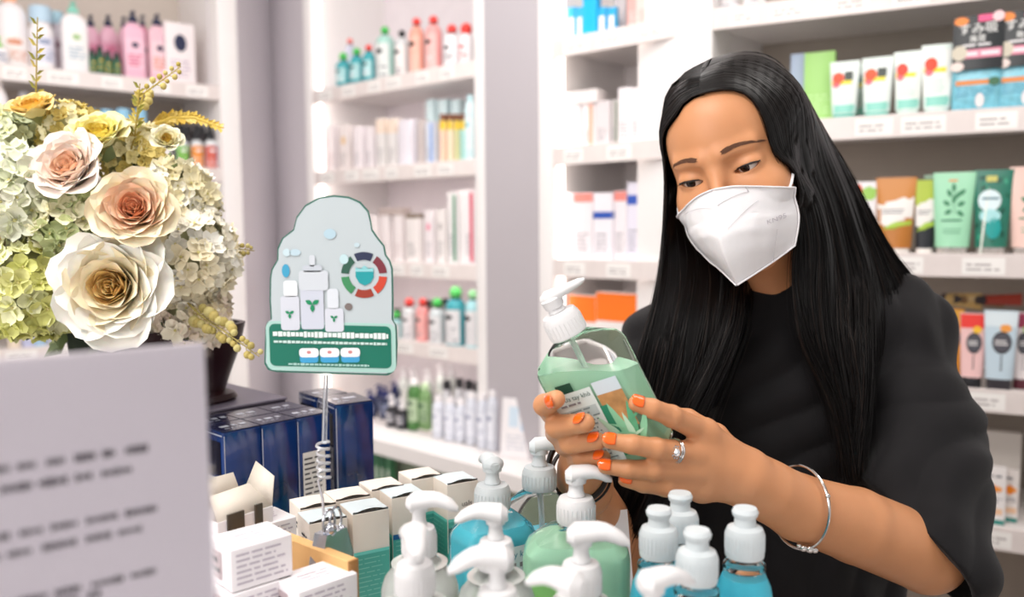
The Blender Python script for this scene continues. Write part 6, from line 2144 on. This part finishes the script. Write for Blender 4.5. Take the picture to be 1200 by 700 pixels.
# scalp shell under the strands: starts behind the hairline
cap = Field((-.11, -.12, -.10), (.11, .15, .15), .003)
cap.ell(SC0, SR0 * .985, .01)
face_cut = Field((-.11, -.12, -.10), (.11, .15, .15), .003)
face_cut.ell((-.004, -.085, -.010), (.060, .070, .088), .01)
cap.F = np.maximum(cap.F, -face_cut.F)
cap.F = np.maximum(cap.F, -(cap.sub(cap.lo, cap.lo + cap.n * cap.h)[3] + .075) * np.ones_like(cap.F)).astype(np.float32)
Vc, Qc = cap.mesh(); mesh_obj('scalp_hair', local(Hw(smooth(Vc, Qc, 3))), Qc, HAIRC, person)

# ------------------------------------------------------------------ the gel bottle in her hands
C0 = at(704, 463, .765)
u_ = Vector((-.45, -.10, .885)).normalized(); n_ = Vector((-.50, -.86, 0)); n_ = (n_ - u_ * n_.dot(u_)).normalized(); v_ = u_.cross(n_)
if v_.x < 0: v_ = -v_
BM = Matrix((v_, -n_, u_)).transposed().to_4x4()
BH_ = .128
BM.translation = C0 - u_ * BH_ * .5
BWd, BDp = .080, .052
root = thing('gel_bottle', 'square bottle of pale green hand gel with white pump, held tilted in her hands', 'bottle', M=BM)
m = MB(); prof = [(0, .92), (.006, .985), (.02, 1), (.80, 1), (.83, .985), (.88, .90), (.93, .66), (.965, .5)]
m.loft([ring(BWd * s, BDp * s, BH_ * z, 7, 64) for z, s in prof] + [ring(.033, .033, BH_ * .985, 2, 64), ring(.031, .031, BH_ * 1.0, 2, 64)], CLEAR); m.build('bottle_body', root)
m = MB(); gp = [(.012, .90), (.03, .955), (.66, .955)]
gz = MB(); rings = [ring(BWd * s - .001, BDp * s - .001, BH_ * z, 7, 64) for z, s in gp]
# gel surface stays level with the world although the bottle leans
wu = BM.to_3x3().inverted() @ Vector((0, 0, 1))
top_r = []
for x, y, z in rings[-1]:
    zz = BH_ * .75 - (wu.x * x + wu.y * y) / wu.z; top_r.append((x, y, min(BH_ * .93, max(BH_ * .4, zz)) if zz < BH_ * .83 else min(zz, BH_ * .83)))
rings[-1] = top_r
gz.loft(rings, GREENGEL); gz.build('gel', root, 'pale green gel')
pump_top(root, .0170, BH_, PUMPW, R(8), .022, 1.0, rise=.10, stemh=.002)
m = MB(); m.tube([(0, 0, BH_), (.004, .002, BH_ * .1)], .003, mat('#e6efe8', .2, trans=.6, ior=1.2), 8); m.build('dip_tube', root)
S = lambda u, v, off: Vector((u, -BDp / 2 - off, v))
m = MB()
m.patch(S, -BWd * .44, BWd * .10, BH_ * .06, BH_ * .66, mat('#dde9e6', .45), .0006, 4, 4)
m.patch(S, -BWd * .30, -BWd * .10, BH_ * .66, BH_ * .73, C('#1f4a3a'), .0007, 1, 1)
text_mesh('Gel rửa tay khô', .0062, m, lambda x, y, of: S(x - BWd * .18, y + BH_ * .60, of), C('#2f5a54'), .0009)
m.lines(S, -BWd * .34, -BWd * .02, BH_ * .555, BH_ * .585, 1, GREYINK, .0009, fill=.5)
m.patch(S, -BWd * .40, BWd * .07, BH_ * .45, BH_ * .53, C('#bccac9'), .0007, 1, 1)
m.lines(S, -BWd * .40, BWd * .07, BH_ * .10, BH_ * .53, 14, mat('#7f8f90', .6), .0010, fill=.35)
m.build('label', root, 'white back label with fine print')
m = MB(); Sb = lambda u, v, off: Vector((u, -BDp / 2 - off, v))
m.patch(Sb, BWd * .13, BWd * .44, BH_ * .58, BH_ * .68, C('#d3dfe6'), .0005, 1, 1)
m.patch(Sb, BWd * .13, BWd * .44, BH_ * .30, BH_ * .58, mat('#b98a58', .4, var=.25, vscale=90), .0005, 1, 1)
m.patch(Sb, BWd * .10, BWd * .20, BH_ * .10, BH_ * .50, C('#2f8a6a'), .0006, 1, 1)
for k, (x, y, a, L) in enumerate(((.30, .12, 100, .40), (.32, .12, 80, .38), (.26, .14, 118, .34), (.36, .14, 62, .30), (.30, .10, 130, .26), (.33, .12, 92, .30), (.28, .30, 150, .12), (.35, .34, 30, .12), (.27, .22, 20, .14), (.36, .24, 160, .14))):
    m.decal(Sb, [(BWd * x + dx * BH_ * L, BH_ * y + dy * BH_ * L) for dx, dy in leafp(0, 0, 1, .16, R(a))], C(('#8fd0a8', '#5fae84', '#bfe8cc')[k % 3]), .0007 + .0001 * k)
m.build('printed_picture', root, 'printed picture of aloe leaves')
